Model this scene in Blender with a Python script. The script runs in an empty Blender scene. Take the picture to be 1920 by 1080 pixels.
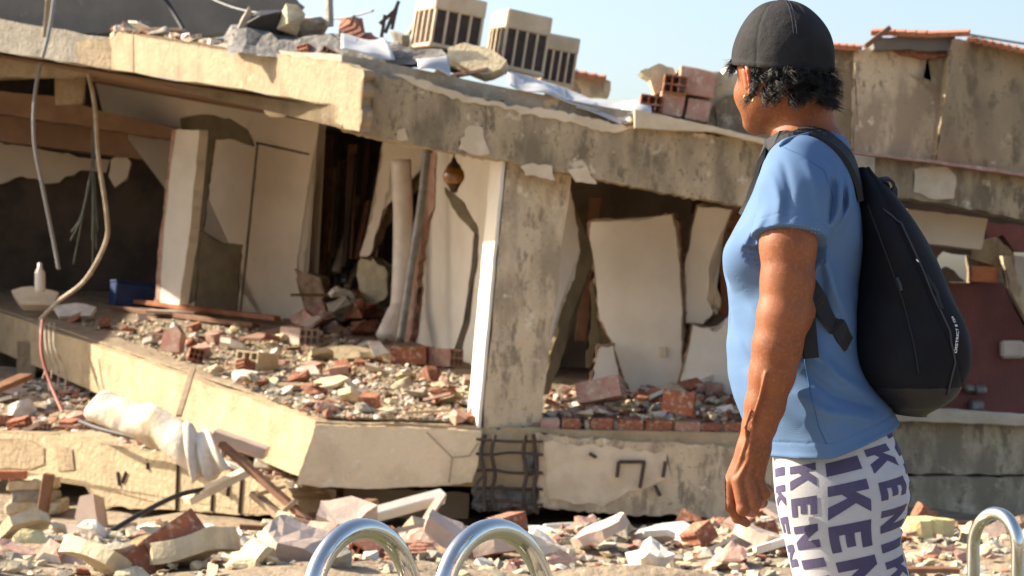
import bpy, bmesh, math, random
import numpy as np
from mathutils import Vector, Matrix, noise
from mathutils.bvhtree import BVHTree
R = math.radians
rnd = random.Random(7)
scene = bpy.context.scene
col = scene.collection

# ---------------------------------------------------------------- camera, sky, sun, exposure
FPX = 3733.0                       # focal length in pixels of a 1920 wide frame (70 mm)
CZ = 1.2
cam_d = bpy.data.cameras.new('camera')
cam_d.lens = 70; cam_d.sensor_width = 36; cam_d.clip_end = 3000; cam_d.clip_start = 0.05
cam_d.dof.use_dof = True; cam_d.dof.focus_distance = 3.62; cam_d.dof.aperture_fstop = 12.0
cam = bpy.data.objects.new('camera', cam_d); col.objects.link(cam)
cam.location = (0, 0, CZ); cam.rotation_euler = (R(90), 0, 0)
scene.camera = cam
SUN_AZ = Vector((-0.965, 0.26, 0)); SUN_EL = 33
w = bpy.data.worlds.new('World'); scene.world = w; w.use_nodes = True
nt = w.node_tree
sky = nt.nodes.new('ShaderNodeTexSky'); sky.sky_type = 'NISHITA'; sky.sun_disc = False
sky.sun_elevation = R(SUN_EL); sky.sun_rotation = math.atan2(SUN_AZ.x, SUN_AZ.y)
sky.air_density = 1.0; sky.dust_density = 3.0; sky.ozone_density = 1.0
nt.links.new(sky.outputs[0], nt.nodes['Background'].inputs[0])
nt.nodes['Background'].inputs[1].default_value = 0.1
sd = bpy.data.lights.new('sun', 'SUN'); sd.energy = 5.0; sd.angle = R(0.5); sd.color = (1, .88, .70)
sun = bpy.data.objects.new('sun', sd); col.objects.link(sun)
sdir = Vector((SUN_AZ.x*math.cos(R(SUN_EL)), SUN_AZ.y*math.cos(R(SUN_EL)), math.sin(R(SUN_EL))))
sun.rotation_euler = sdir.to_track_quat('Z', 'Y').to_euler()
scene.view_settings.view_transform = 'Standard'; scene.view_settings.look = 'None'
scene.view_settings.gamma = 1; scene.view_settings.exposure = 1.47

# ---------------------------------------------------------------- materials
M = {}
def mat(name, c1, c2=None, c3=None, scale=3.0, t=(.4, .6), rough=.9, bump=.3, bscale=40, detail=6, t3=(.6, .68), s3=None,
        metal=0, sss=0, wave=None, spec=.4, coord='pos', trans=0, streak=0):
    m = bpy.data.materials.new(name); m.use_nodes = True; n = m.node_tree; b = n.nodes['Principled BSDF']
    L = n.links.new
    b.inputs['Roughness'].default_value = rough; b.inputs['Metallic'].default_value = metal
    b.inputs['Specular IOR Level'].default_value = spec
    if coord == 'pos':
        pos = n.nodes.new('ShaderNodeNewGeometry').outputs['Position']
    else:
        pos = n.nodes.new('ShaderNodeTexCoord').outputs['Object']
    b.inputs['Base Color'].default_value = (*c1, 1)
    last = None
    def nz(sc, det=detail, r=.6):
        q = n.nodes.new('ShaderNodeTexNoise'); q.inputs['Scale'].default_value = sc; q.inputs['Detail'].default_value = det
        q.inputs['Roughness'].default_value = r; L(pos, q.inputs['Vector']); return q.outputs['Fac']
    def ramp(f, a, c):
        q = n.nodes.new('ShaderNodeMapRange'); q.inputs[1].default_value = a; q.inputs[2].default_value = c; L(f, q.inputs[0]); return q.outputs[0]
    def mix(f, A, B):
        q = n.nodes.new('ShaderNodeMix'); q.data_type = 'RGBA'; L(f, q.inputs[0])
        if A is None: q.inputs[6].default_value = (*c1, 1)
        else: L(A, q.inputs[6])
        q.inputs[7].default_value = (*B, 1); return q.outputs[2]
    if streak:                      # weathering runs down the face
        base_pos = pos; mp = n.nodes.new('ShaderNodeMapping'); mp.inputs['Scale'].default_value = (1, 1, .4); L(pos, mp.inputs['Vector']); pos = mp.outputs[0]
        last = mix(ramp(nz(scale*2.2, 9, .72), .52, .60), last, tuple(v*.8 for v in c2))
    if c2: last = mix(ramp(nz(scale), *t), last, c2)
    if streak:
        pos = base_pos; last = mix(ramp(nz(scale*9, 4, .7), .60, .68), last, tuple(v*.7 for v in c2))
    if c3: last = mix(ramp(nz(s3 or scale*2.3, 8, .65), *t3), last, c3)
    if last: L(last, b.inputs['Base Color'])
    if sss:
        b.inputs['Subsurface Weight'].default_value = sss; b.inputs['Subsurface Radius'].default_value = (.012, .004, .002)
        b.inputs['Subsurface Scale'].default_value = 1.0
    h = None
    if bump:
        bn = n.nodes.new('ShaderNodeBump'); bn.inputs['Strength'].default_value = bump; bn.inputs['Distance'].default_value = .5/bscale
        L(nz(bscale, 8), bn.inputs['Height']); h = bn.outputs[0]
    if wave:
        wv = n.nodes.new('ShaderNodeTexWave'); wv.inputs['Scale'].default_value = wave[0]; wv.bands_direction = wave[1]
        wv.inputs['Distortion'].default_value = wave[3] if len(wave) > 3 else 0
        L(pos, wv.inputs['Vector'])
        bw = n.nodes.new('ShaderNodeBump'); bw.inputs['Strength'].default_value = wave[2]; bw.inputs['Distance'].default_value = .2/wave[0]
        L(wv.outputs['Fac'], bw.inputs['Height'])
        if h: L(h, bw.inputs['Normal'])
        h = bw.outputs[0]
    if h: L(h, b.inputs['Normal'])
    if trans: b.inputs['Transmission Weight'].default_value = trans
    M[name] = m
    return m
mat('sun_grazed_plaster', (.74, .59, .39), (.58, .46, .30), (.78, .66, .48), scale=3, t=(.45, .7), s3=7, bump=.8, bscale=18)  # paler than the slab's stucco: grazing sunlight put into the colour
mat('stucco', (.30, .228, .14), (.21, .155, .093), (.365, .30, .205), scale=3.4, t=(.45, .7), s3=7, bump=.9, bscale=16)
mat('stucco_low', (.41, .315, .19), (.29, .22, .13), (.48, .39, .265), scale=2.8, t=(.45, .7), s3=6, bump=.9, bscale=18)
mat('stained', (.42, .325, .20), (.19, .148, .092), (.55, .45, .31), scale=3.2, t=(.38, .62), t3=(.60, .66), s3=4.3, streak=1, bump=.5, bscale=28)
mat('stained_pale', (.57, .455, .30), (.32, .25, .165), (.65, .56, .41), scale=3.0, t=(.44, .6), t3=(.60, .66), s3=4.6, streak=1, bump=.5, bscale=28)
mat('stained_dark', (.33, .255, .155), (.19, .147, .092), (.44, .355, .235), scale=2.4, s3=5, t3=(.62, .7), streak=1, t=(.35, .65), bump=.5, bscale=30)
mat('bare_plaster', (.62, .51, .36), (.52, .42, .285), scale=5, bump=.4, bscale=40)
mat('grey_render', (.17, .155, .135), (.125, .115, .10), (.22, .20, .175), scale=1.2, bump=.3)
mat('white_wall', (.74, .68, .58), (.66, .60, .50), (.48, .42, .33), scale=1.5, t3=(.66, .78), s3=2.5, rough=.8, bump=.12, bscale=20)
mat('cream_wall', (.66, .56, .43), (.58, .49, .37), (.40, .32, .22), scale=1.1, t3=(.64, .8), s3=2, rough=.85, bump=.12, bscale=20)
mat('olive_render', (.17, .135, .075), (.125, .10, .055), scale=4, bump=.5, bscale=35)
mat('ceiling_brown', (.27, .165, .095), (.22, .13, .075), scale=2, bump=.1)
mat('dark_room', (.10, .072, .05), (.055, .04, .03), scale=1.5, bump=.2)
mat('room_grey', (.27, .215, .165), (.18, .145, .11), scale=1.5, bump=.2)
mat('bare_core', (.36, .25, .16), (.25, .15, .09), (.45, .36, .25), scale=9, bump=.9, bscale=22)
mat('concrete', (.33, .29, .23), (.25, .22, .17), (.42, .37, .28), scale=7, bump=.8, bscale=25)
mat('crushed', (.20, .19, .175), (.10, .095, .09), (.33, .31, .28), scale=11, bump=1.0, bscale=22)
mat('chunk_cream', (.56, .46, .30), (.44, .36, .23), scale=9, bump=.7, bscale=30)
mat('chunk_yellow', (.62, .53, .26), (.52, .42, .2), scale=9, bump=.7, bscale=30)
mat('chunk_white', (.68, .64, .56), (.56, .5, .41), scale=8, bump=.3)
mat('chunk_pink', (.50, .37, .29), (.44, .34, .27), scale=8, bump=.3)
mat('brick', (.29, .10, .052), (.21, .075, .042), (.42, .29, .19), scale=9, rough=.85, bump=.4, wave=(3.5, 'Z', .4), coord='obj', t3=(.53, .64))
mat('brick_faded', (.38, .19, .14), (.44, .29, .22), (.5, .42, .31), scale=8, rough=.9, bump=.5, t3=(.55, .65))
mat('mosaic', (.20, .062, .05), (.155, .05, .042), scale=3, rough=.6, bump=.2, wave=(11, 'X', .35))
mat('tile_orange', (.42, .17, .08), (.33, .12, .06), scale=6, bump=.3)
mat('wood_pink', (.33, .2, .145), (.26, .15, .11), scale=6, rough=.6, bump=.2)
mat('wood_brown', (.21, .1, .05), (.15, .07, .035), scale=8, rough=.6, bump=.25)
mat('wood_pale', (.36, .26, .16), (.28, .19, .11), scale=8, rough=.7, bump=.25)
mat('metal_white', (.56, .56, .56), (.42, .42, .42), scale=4, rough=.45, metal=.3, bump=.15)
mat('steel_grey', (.26, .25, .23), (.19, .18, .165), scale=8, rough=.5, metal=.6, bump=.1)
mat('rebar', (.06, .05, .045), (.09, .055, .035), scale=20, rough=.7, metal=.4, bump=.3)
mat('chrome', (.62, .60, .55), rough=.07, metal=1, bump=.04, bscale=9)
mat('pvc', (.68, .62, .55), (.60, .53, .45), scale=6, rough=.5, bump=0)
mat('ac_white', (.60, .47, .32), (.50, .38, .24), scale=6, rough=.5, bump=.05)
mat('ac_dark', (.05, .033, .027), (.075, .05, .04), scale=14, rough=.6, bump=.4, wave=(60, 'Z', .5))
mat('fabric_white', (.60, .53, .43), (.42, .33, .21), scale=3.5, t=(.5, .7), rough=.95, bump=.4, bscale=18)
mat('crate_blue', (.018, .045, .13), (.012, .03, .09), (.3, .33, .38), scale=5, t3=(.7, .74), s3=9, rough=.5, bump=.1)
mat('amber', (.24, .105, .015), (.15, .06, .01), scale=10, rough=.12, bump=.2, spec=.7)
mat('bronze', (.06, .035, .018), rough=.45, metal=.6, bump=.1)
mat('lamp_white', (.68, .62, .52), rough=.4, bump=0)
mat('cable_grey', (.2, .2, .2), rough=.6, bump=0)
mat('cable_black', (.02, .02, .022), rough=.6, bump=0)
mat('cable_tan', (.40, .33, .25), (.28, .22, .16), scale=8, rough=.7, bump=.1)
mat('cable_red', (.3, .09, .07), rough=.6, bump=0)
mat('cable_green', (.07, .08, .07), rough=.6, bump=0)
mat('soil', (.30, .23, .15), (.20, .15, .10), (.40, .32, .22), scale=4, bump=.9, bscale=12)
mat('deck', (.26, .225, .175), (.21, .18, .14), scale=5, bump=.2)
mat('pool_water', (.10, .095, .05), rough=.08, bump=.15, bscale=4)
mat('skin', (.225, .072, .026), (.178, .054, .018), (.275, .10, .042), scale=14, t3=(.5, .7), s3=160, rough=.58, bump=.28, bscale=300, sss=.04, spec=.3)
mat('skin_ear', (.36, .115, .06), rough=.45, bump=.1, bscale=100, sss=.4)  # lighter and redder than skin: backlight put into the ear colour
mat('shirt', (.082, .148, .27), (.073, .133, .248), scale=5, rough=.85, bump=.12, bscale=330, wave=(330, 'DIAGONAL', .25), spec=.25)
mat('stitch', (.2, .36, .58), rough=.8, bump=0)
mat('shirt_seam', (.03, .09, .21), rough=.9, bump=0)
mat('legging', (.42, .41, .43), (.36, .355, .37), scale=7, rough=.85, bump=.2, bscale=260, spec=.25)
mat('legging_print', (.068, .058, .115), (.056, .048, .098), scale=30, rough=.8, bump=.15, bscale=300, spec=.25)
mat('cap_black', (.011, .0105, .0125), (.021, .020, .021), scale=14, rough=.85, bump=.3, bscale=26, spec=.2)
mat('cap_brim', (.55, .52, .48), rough=.8, bump=.1)
mat('hair', (.004, .0033, .0033), (.007, .005, .0045), scale=30, rough=.42, bump=.0, spec=.4)
mat('bag', (.0085, .009, .0135), (.006, .006, .009), scale=6, rough=.75, bump=.25, bscale=240, spec=.16)
mat('bag_base', (.008, .0078, .009), (.012, .010, .009), (.07, .05, .03), scale=7, rough=.6, bump=.35, bscale=60, t3=(.68, .8), s3=9)
mat('bag_strap', (.014, .014, .017), rough=.75, bump=.3, bscale=300, spec=.3)
mat('bag_trim', (.018, .02, .028), rough=.5, bump=0)
mat('print_white', (.75, .75, .73), rough=.6, bump=0)
mat('gold', (.7, .45, .15), rough=.2, metal=1, bump=0)
mat('eye_white', (.75, .73, .7), rough=.2, bump=0)
mat('shutter', (.62, .6, .55), rough=.6, bump=.1, wave=(14, 'Z', .8))

# ---------------------------------------------------------------- helpers
WL = {}                            # world location of every object
def P(x, y, D): return Vector(((x-960)/FPX*D, D, CZ-(y-540)/FPX*D))
def tag(o, label, cat, group=None):
    o['label'] = label; o['category'] = cat
    if group: o['group'] = group
    return o
def empty(name, loc, label=None, cat=None, group=None):
    o = bpy.data.objects.new(name, None); col.objects.link(o); o.location = loc; WL[o] = Vector(loc); o.empty_display_size = .1
    if label: tag(o, label, cat, group)
    return o
def obj(name, me_or_bm, m=None, parent=None, smooth=False, recenter=True):
    if isinstance(me_or_bm, bmesh.types.BMesh):
        me = bpy.data.meshes.new(name); me_or_bm.to_mesh(me); me_or_bm.free()
    else: me = me_or_bm
    if m: me.materials.clear(); me.materials.append(M[m] if isinstance(m, str) else m)
    n = len(me.vertices); co = np.empty(n*3, np.float32); me.vertices.foreach_get('co', co); co = co.reshape(-1, 3)
    base = Vector((0, 0, 0))
    if recenter and n:
        lo = co.min(0); hi = co.max(0); base = Vector(((lo[0]+hi[0])/2, (lo[1]+hi[1])/2, lo[2]))
        me.transform(Matrix.Translation(-base))
    if smooth: me.polygons.foreach_set('use_smooth', [True]*len(me.polygons))
    o = bpy.data.objects.new(name, me); col.objects.link(o); WL[o] = base
    if parent: o.parent = parent; o.location = base-WL[parent]
    else: o.location = base
    return o
def pyd(verts, faces):
    me = bpy.data.meshes.new('m'); me.from_pydata([tuple(v) for v in verts], [], faces); me.update(); return me
def add_hexa(bm, c, cuts=0):       # 8 corners: bottom 4 (ccw), top 4
    v = [bm.verts.new(p) for p in c]
    fs = [bm.faces.new([v[i] for i in f]) for f in ((3, 2, 1, 0), (4, 5, 6, 7), (0, 1, 5, 4), (1, 2, 6, 5), (2, 3, 7, 6), (3, 0, 4, 7))]
    return v
def hexa(c, cuts=0, rough=0, rs=3.0, bev=0):
    bm = bmesh.new(); add_hexa(bm, c)
    if bev: bmesh.ops.bevel(bm, geom=bm.edges[:], offset=bev, segments=1, affect='EDGES')
    if cuts:
        bmesh.ops.triangulate(bm, faces=[f for f in bm.faces if len(f.verts) > 4])
        L = max(e.calc_length() for e in bm.edges)/cuts
        for _ in range(7):
            es = [e for e in bm.edges if e.calc_length() > L]
            if not es: break
            bmesh.ops.subdivide_edges(bm, edges=es, cuts=1, use_grid_fill=True)
        bmesh.ops.triangulate(bm, faces=[f for f in bm.faces if len(f.verts) > 4])
    if rough:
        bm.normal_update()
        mv = []
        for v in bm.verts:
            n3 = noise.noise_vector(v.co*rs)*.6 + noise.noise_vector(v.co*rs*3.1)*.4
            mv.append(n3*rough)
        for v, d in zip(bm.verts, mv): v.co += d
    return bm
def box_c(c, sx, sy, sz, rot=None):
    pts = [(-sx/2, -sy/2, -sz/2), (sx/2, -sy/2, -sz/2), (sx/2, sy/2, -sz/2), (-sx/2, sy/2, -sz/2),
           (-sx/2, -sy/2, sz/2), (sx/2, -sy/2, sz/2), (sx/2, sy/2, sz/2), (-sx/2, sy/2, sz/2)]
    q = rot or Matrix.Identity(3)
    return [Vector(c)+q@Vector(p) for p in pts]
def vplane(x1, d1, x2, d2):        # upright plane through two plan points given by pixel column and depth
    a = P(x1, 540, d1); b = P(x2, 540, d2); t = (b-a).normalized(); n = Vector((t.y, -t.x, 0))
    if n.y > 0: n = -n
    return (a, n)
def on(pl, x, y):
    d = P(x, y, 1.0)-Vector((0, 0, CZ)); o = Vector((0, 0, CZ)); t = (pl[0]-o).dot(pl[1])/d.dot(pl[1]); return o+d*t
def ragged(pts, step, jit, rg):
    out = []
    for i, p in enumerate(pts):
        q = pts[(i+1) % len(pts)]; L = math.hypot(q[0]-p[0], q[1]-p[1]); k = max(1, int(L/step))
        for j in range(k):
            t = j/k; n = jit if j else jit*.3
            out.append((p[0]+(q[0]-p[0])*t+rg.uniform(-n, n), p[1]+(q[1]-p[1])*t+rg.uniform(-n, n)))
    return out
def prism(pts3, off):              # closed outline pushed along off
    bm = bmesh.new(); a = [bm.verts.new(p) for p in pts3]; b = [bm.verts.new(p+off) for p in pts3]
    n = len(a); f = bm.faces.new(a); g = bm.faces.new(b[::-1])
    for i in range(n): bm.faces.new((a[i], b[i], b[(i+1) % n], a[(i+1) % n]))
    bmesh.ops.triangulate(bm, faces=[f, g], ngon_method='EAR_CLIP')
    bmesh.ops.recalc_face_normals(bm, faces=bm.faces[:])
    return bm
def panel(name, pts, pl, thick, m, parent=None, jit=2.0, step=14, lift=0.0):
    if name in ('broken_wall', 'left_fascia', 'front_fascia', 'ring_beam', 'lower_beam', 'upper_wall'):
        jit = max(jit, 2.6); step = 9
    if name == 'broken_wall':
        cx = sum(p[0] for p in pts)/len(pts); cy = sum(p[1] for p in pts)/len(pts)
        big = [(cx+(x-cx)*1.0+(x > cx)*4-(x < cx)*5, cy+(y-cy)*1.0-(y < cy)*4+(y > cy)*2) for x, y in pts]
        e = ragged(big, 8, 4, rnd); o = obj('wall_core', prism([on(pl, x, y)-pl[1]*.035 for x, y in e], -pl[1]*thick), 'bare_core', parent); thick = .03
    o = ragged(pts, step, jit, rnd) if jit else pts
    p3 = [on(pl, x, y)+pl[1]*lift for x, y in o]
    return obj(name, prism(p3, -pl[1]*thick), m, parent)
def tube(pts, r, n=8, closed=False, radii=None):
    pts = [Vector(p) for p in pts]; V = []; F = []; k = len(pts); up = None
    for i, p in enumerate(pts):
        t = (pts[(i+1) % k]-pts[i-1]) if closed else (pts[min(i+1, k-1)]-pts[max(i-1, 0)])
        t.normalize()
        if up is None: up = t.orthogonal().normalized()
        up = (up-t*up.dot(t)).normalized(); s = t.cross(up); rr = radii[i] if radii else r
        for j in range(n):
            a = 2*math.pi*j/n; V.append(p+(up*math.cos(a)+s*math.sin(a))*rr)
    for i in range(k if closed else k-1):
        for j in range(n):
            a = i*n; b = ((i+1) % k)*n; F.append((a+j, a+(j+1) % n, b+(j+1) % n, b+j))
    if not closed: F.append(tuple(range(n))[::-1]); F.append(tuple(range((k-1)*n, k*n)))
    return V, F
def spline(pts, n=8):
    pts = [Vector(p) for p in pts]; out = []
    for i in range(len(pts)-1):
        p0 = pts[max(i-1, 0)]; p1 = pts[i]; p2 = pts[i+1]; p3 = pts[min(i+2, len(pts)-1)]
        for j in range(n):
            t = j/n; out.append(.5*((2*p1)+(p2-p0)*t+(2*p0-5*p1+4*p2-p3)*t*t+(3*p1-p0-3*p2+p3)*t**3))
    out.append(pts[-1]); return out
def bar(name, a, b, w, h, m, parent=None, roll=0, label=None, cat=None, group=None, rough=.004):
    a = Vector(a); b = Vector(b); t = (b-a).normalized(); u = Vector((0, 0, 1)); u = (u-t*u.dot(t))
    u = u.normalized() if u.length > .05 else t.orthogonal().normalized()
    s = t.cross(u); q = Matrix.Rotation(roll, 3, t); u = q@u; s = q@s
    c = [a-s*w/2-u*h/2, a+s*w/2-u*h/2, b+s*w/2-u*h/2, b-s*w/2-u*h/2, a-s*w/2+u*h/2, a+s*w/2+u*h/2, b+s*w/2+u*h/2, b-s*w/2+u*h/2]
    o = obj(name, hexa(c, cuts=6, rough=rough, rs=8, bev=min(w, h)*.08), m, parent)
    if label: tag(o, label, cat, group)
    return o
# ---------------------------------------------------------------- ground, deck, pool
def gz(x, y):
    k = [(-30, -.42), (8.6, -.42), (8.75, -.14), (10, -.2), (12, -.38), (14, -.55), (16.5, -.85), (19, -1.0), (40, -1.0), (1e4, -1.0)]
    for (a, za), (b, zb) in zip(k, k[1:]):
        if y <= b: z = za+(zb-za)*max(0, (y-a)/(b-a)); break
    if 8.8 < y < 60: z += .17*noise.noise(Vector((x*.9, y*.9, 3)))+.05*noise.noise(Vector((x*2.6, y*2.6, 9)))
    return z
xs = [-900, -300, -100, -40, -20]+[-12+.3*i for i in range(81)]+[20, 40, 100, 300, 900]
ys = [-60, -20, 0, 4, 8.6, 8.75]+[9+.3*i for i in range(40)]+[24, 30, 40, 60, 150, 500, 1500]
V = [(x, y, gz(x, y)) for y in ys for x in xs]; nx = len(xs)
F = [(j*nx+i, j*nx+i+1, (j+1)*nx+i+1, (j+1)*nx+i) for j in range(len(ys)-1) for i in range(nx-1)]
o = obj('ground', pyd(V, F), 'soil', smooth=True, recenter=False); o['kind'] = 'structure'
o = obj('pool_deck', hexa(box_c((0, -1.2, -.2), 30, 10.6, .4)), 'deck'); o['kind'] = 'structure'
o = obj('pool_water', hexa(box_c((0, 6.35, -.33), 14, 4.44, .14)), 'pool_water'); o['kind'] = 'structure'

# ---------------------------------------------------------------- building
FLOOR = (Vector((-1.68, 17, .06)), Vector((.03, -.071, 1)).normalized())
CEIL = (Vector((-1.46, 17, 2.76)), Vector((.196, -.045, 1)).normalized())
def zf(x, y): return .06-.03*(x+1.68)+.071*(y-17)
def zc(x, y): return 2.76-.196*(x+1.46)+.045*(y-17)
B = empty('collapsed_building', (0, 20, -1), 'collapsed two-storey building with tilted concrete slabs and broken walls', 'building')
def slab(name, plan, zfun, th, m, cuts=40, rough=.03):
    bm = prism([Vector((x, y, zfun(x, y))) for x, y in plan], Vector((0, 0, th)))
    for _ in range(6):
        es = [e for e in bm.edges if e.calc_length() > .55 and min(v.co.y for v in e.verts) < 25]
        if not es: break
        bmesh.ops.subdivide_edges(bm, edges=es, cuts=1); bmesh.ops.triangulate(bm, faces=[f for f in bm.faces if len(f.verts) > 3])
    mv = [noise.noise_vector(v.co*2.3)*rough for v in bm.verts]
    for v, d in zip(bm.verts, mv): v.co += d
    return obj(name, bm, m, B)
slab('roof_slab', [(-1.46, 17.02), (3.1, 17.02), (3.1, 31.5), (-12, 31.5), (-9.4, 25.9), (-4.66, 23.04)], zc, .44, 'concrete')
obj('ceiling', prism([Vector((x, y, zc(x, y)-.025)) for x, y in [(-1.4, 17.2), (3, 17.2), (3, 31), (-11.6, 31), (-9.2, 26.1), (-4.5, 23.3)]], Vector((0, 0, .02))), 'ceiling_brown', B)
slab('floor_slab', [(-1.68, 17), (-.22, 17), (3.1, 17), (3.1, 31.5), (-9.6, 31.5)], lambda x, y: zf(x, y)-.52, .52, 'stucco_low', rough=.035)
obj('floor_screed', prism([Vector((x, y, zf(x, y)+.012)) for x, y in [(-1.6, 17.12), (2.9, 17.12), (2.9, 31), (-9.3, 31)]], Vector((0, 0, .02))), 'soil', B)
fe = panel('slab_front_edge', [(592, 797), (700, 800), (800, 803), (902, 808), (898, 860), (885, 905), (790, 913), (700, 916), (600, 914), (556, 908)], vplane(560, 16.93, 900, 16.9), .06, 'sun_grazed_plaster', B, jit=2, step=10)  # pale facing carries the grazing sun on the slab front
for q in ([(800, 810), (848, 858), (880, 855), (897, 830)], [(848, 858), (842, 905)]):
    V, F = tube([P(x, y, 16.89) for x, y in q], .0045, 5); obj('crack', pyd(V, F), 'stained_dark', fe)
pl_left = vplane(640, 16.93, 200, 22.95)
fl = panel('left_fascia', [(636, 197), (630, 238), (674, 247), (681, 131), (640, 118), (560, 106), (470, 98), (380, 88), (300, 72), (222, 60), (207, 70), (208, 140), (300, 152), (420, 168), (540, 185)], pl_left, .1, 'stucco', B, jit=2.2)
fl['label'] = 'sunlit cream stucco edge of the roof slab'
panel('left_fascia', [(208, 72), (100, 80), (0, 92), (-60, 96), (-60, 150), (0, 146), (100, 146), (150, 141), (208, 140)], vplane(209, 22.92, -60, 24.6), .12, 'stucco', B, jit=2.2)
pl_f = vplane(640, 16.9, 1600, 16.9)
ff = panel('front_fascia', [(678, 132), (760, 152), (830, 163), (900, 188), (960, 205), (1050, 212), (1130, 230), (1190, 236), (1280, 246), (1440, 268), (1580, 292), (1600, 430), (1400, 388), (1250, 362), (1060, 325), (940, 300), (830, 283), (720, 262), (640, 244)], pl_f, .28, 'stained', B, jit=2.5)
ff['label'] = 'stained grey-brown front edge of the roof slab'
for q in ([(735, 137), (800, 152), (880, 181), (960, 199), (1050, 208), (1130, 226), (1188, 240), (1150, 250), (1090, 236), (1050, 226), (985, 215), (930, 197), (880, 193), (840, 181), (780, 160)],
          [(878, 235), (905, 240), (918, 288), (900, 292), (858, 280)], [(975, 312), (1000, 305), (1035, 312), (1042, 338), (985, 330)], [(1065, 318), (1100, 312), (1120, 345), (1080, 342)],
          [(745, 245), (760, 240), (765, 262), (745, 262)]):
    panel('plaster_or_sun_patch', q, pl_f, .02, 'bare_plaster', ff, jit=3, step=9, lift=.014)
panel('ledge', [(1190, 205), (1340, 237), (1440, 262), (1580, 287), (1580, 297), (1440, 272), (1340, 247), (1190, 240)], vplane(640, 16.8, 1600, 16.8), .5, 'bare_plaster', B, jit=1)
rb = panel('ring_beam', [(1003, 812), (1100, 822), (1250, 830), (1400, 838), (1620, 850), (1620, 990), (1390, 978), (1290, 965), (1180, 966), (1010, 952)], vplane(1000, 16.94, 1600, 16.94), .34, 'stained_pale', B, jit=3)
for q in ([(1020, 828), (1150, 838), (1250, 850), (1260, 900), (1180, 920), (1130, 950), (1030, 935)],):
    panel('plaster_or_sun_patch', q, vplane(1000, 16.94, 1600, 16.94), .02, 'bare_plaster', rb, jit=4, step=12, lift=.012)
for q in ([(1160, 866), (1210, 866)], [(1160, 866), (1157, 895)], [(1208, 866), (1200, 915)], [(1248, 865), (1243, 895)], [(1228, 910), (1238, 930)], [(1105, 850), (1118, 858)]):
    p3 = [P(x, y, 16.9) for x, y in q]; V, F = tube(p3, .016, 6); obj('exposed_rebar', pyd(V, F), 'rebar', rb)
for x, y0, y1 in ((598, 880, 900), (662, 893, 915), (776, 877, 915)):
    V, F = tube([P(x, y0, 16.95), P(x-3, y1, 16.95)], .016, 6); obj('exposed_rebar', pyd(V, F), 'rebar', B)
# crushed joint
cj = obj('crushed_joint', hexa([P(893, 955, 17.02), P(1012, 955, 17.02), P(1012, 955, 17.5), P(893, 955, 17.5), P(900, 800, 17.02), P(1012, 808, 17.02), P(1012, 800, 17.5), P(900, 800, 17.5)], cuts=16, rough=.11, rs=5), 'crushed', B)
for x in (905, 925, 985, 1003):
    V, F = tube(spline([P(x+rnd.uniform(-5, 5), y, 16.9+rnd.uniform(-.03, .03)) for y in (815, 850, 890, 925, 958)], 4), .018, 6); obj('exposed_rebar', pyd(V, F), 'rebar', cj)
for y in (822, 848, 884, 915, 938):
    V, F = tube(spline([P(x, y+rnd.uniform(-4, 4)+(x-900)*.05, 16.9+rnd.uniform(-.04, .04)) for x in (893, 925, 960, 1018)], 4), .013, 6); obj('exposed_rebar', pyd(V, F), 'rebar', cj)
# column
a = P(905, 803, 17.0); b = P(1012, 806, 17.14); k = Vector((-.11, .42, 0)); a2 = P(952, 296, 17.0); b2 = P(1072, 320, 17.14)
c = obj('column', hexa([a, b, b+k, a+k, a2, b2, b2+k, a2+k], cuts=18, rough=.022, rs=4), 'stained_pale', B)
c['label'] = 'leaning stained column at the front of the building'
n = Vector((-1, -.26, 0)).normalized()*.018
obj('plaster_strip', hexa([a+n*2.6, a+n*1, a+k*.92+n*1, a+k*.92+n*2.6, a2+n*2.6, a2+n*1, a2+k*.92+n, a2+k*.92+n*2.6], cuts=16, rough=.01, rs=7), 'white_wall', c)
obj('column_stub', hexa([P(105, 196, 24), P(155, 196, 24), P(160, 196, 24.5), P(108, 196, 24.5), P(102, 138, 24), P(160, 138, 24), P(164, 138, 24.5), P(104, 138, 24.5)], cuts=6, rough=.03), 'stucco', B)
# interior walls, left rooms
W1 = vplane(330, 27.6, 590, 26.0)
w1 = panel('interior_wall', [(178, 153), (300, 171), (420, 195), (600, 228), (585, 300), (572, 380), (556, 500), (575, 560), (578, 594), (545, 606), (440, 608), (340, 588), (345, 540), (372, 300), (375, 245), (330, 239), (280, 228), (195, 215)], W1, .15, 'cream_wall', B, jit=1.5)
for q in ([(338, 222), (380, 215), (430, 222), (465, 245), (478, 275), (460, 270), (440, 262), (405, 262), (398, 300), (395, 330), (385, 420), (375, 440), (372, 560), (347, 575), (352, 520), (380, 300), (378, 250), (345, 240)], [(377, 430), (410, 455), (455, 460), (443, 592), (366, 582)]):
    panel('bare_render', q, W1, .02, 'olive_render', w1, jit=2.5, step=10, lift=.014)
panel('joint_line', [(481, 266), (580, 288), (580, 291), (481, 270)], W1, .01, 'dark_room', w1, jit=.6, lift=.012)
panel('joint_line', [(482, 270), (485, 270), (452, 590), (449, 590)], W1, .01, 'olive_render', w1, jit=.6, lift=.012)
d = panel('door_jamb', [(331, 243), (373, 243), (357, 430), (336, 572), (300, 566), (305, 470), (318, 330)], vplane(300, 26.2, 372, 25.6), .14, 'white_wall', B, jit=1.5)
panel('brick_edge', [(322, 243), (332, 243), (308, 470), (304, 566), (292, 560), (298, 460)], vplane(300, 26.25, 372, 25.65), .12, 'brick_faded', B, jit=2)
panel('rear_wall', [(-120, 120), (345, 170), (345, 640), (-120, 640)], vplane(-60, 30, 340, 30), .2, 'dark_room', B, jit=0)
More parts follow.
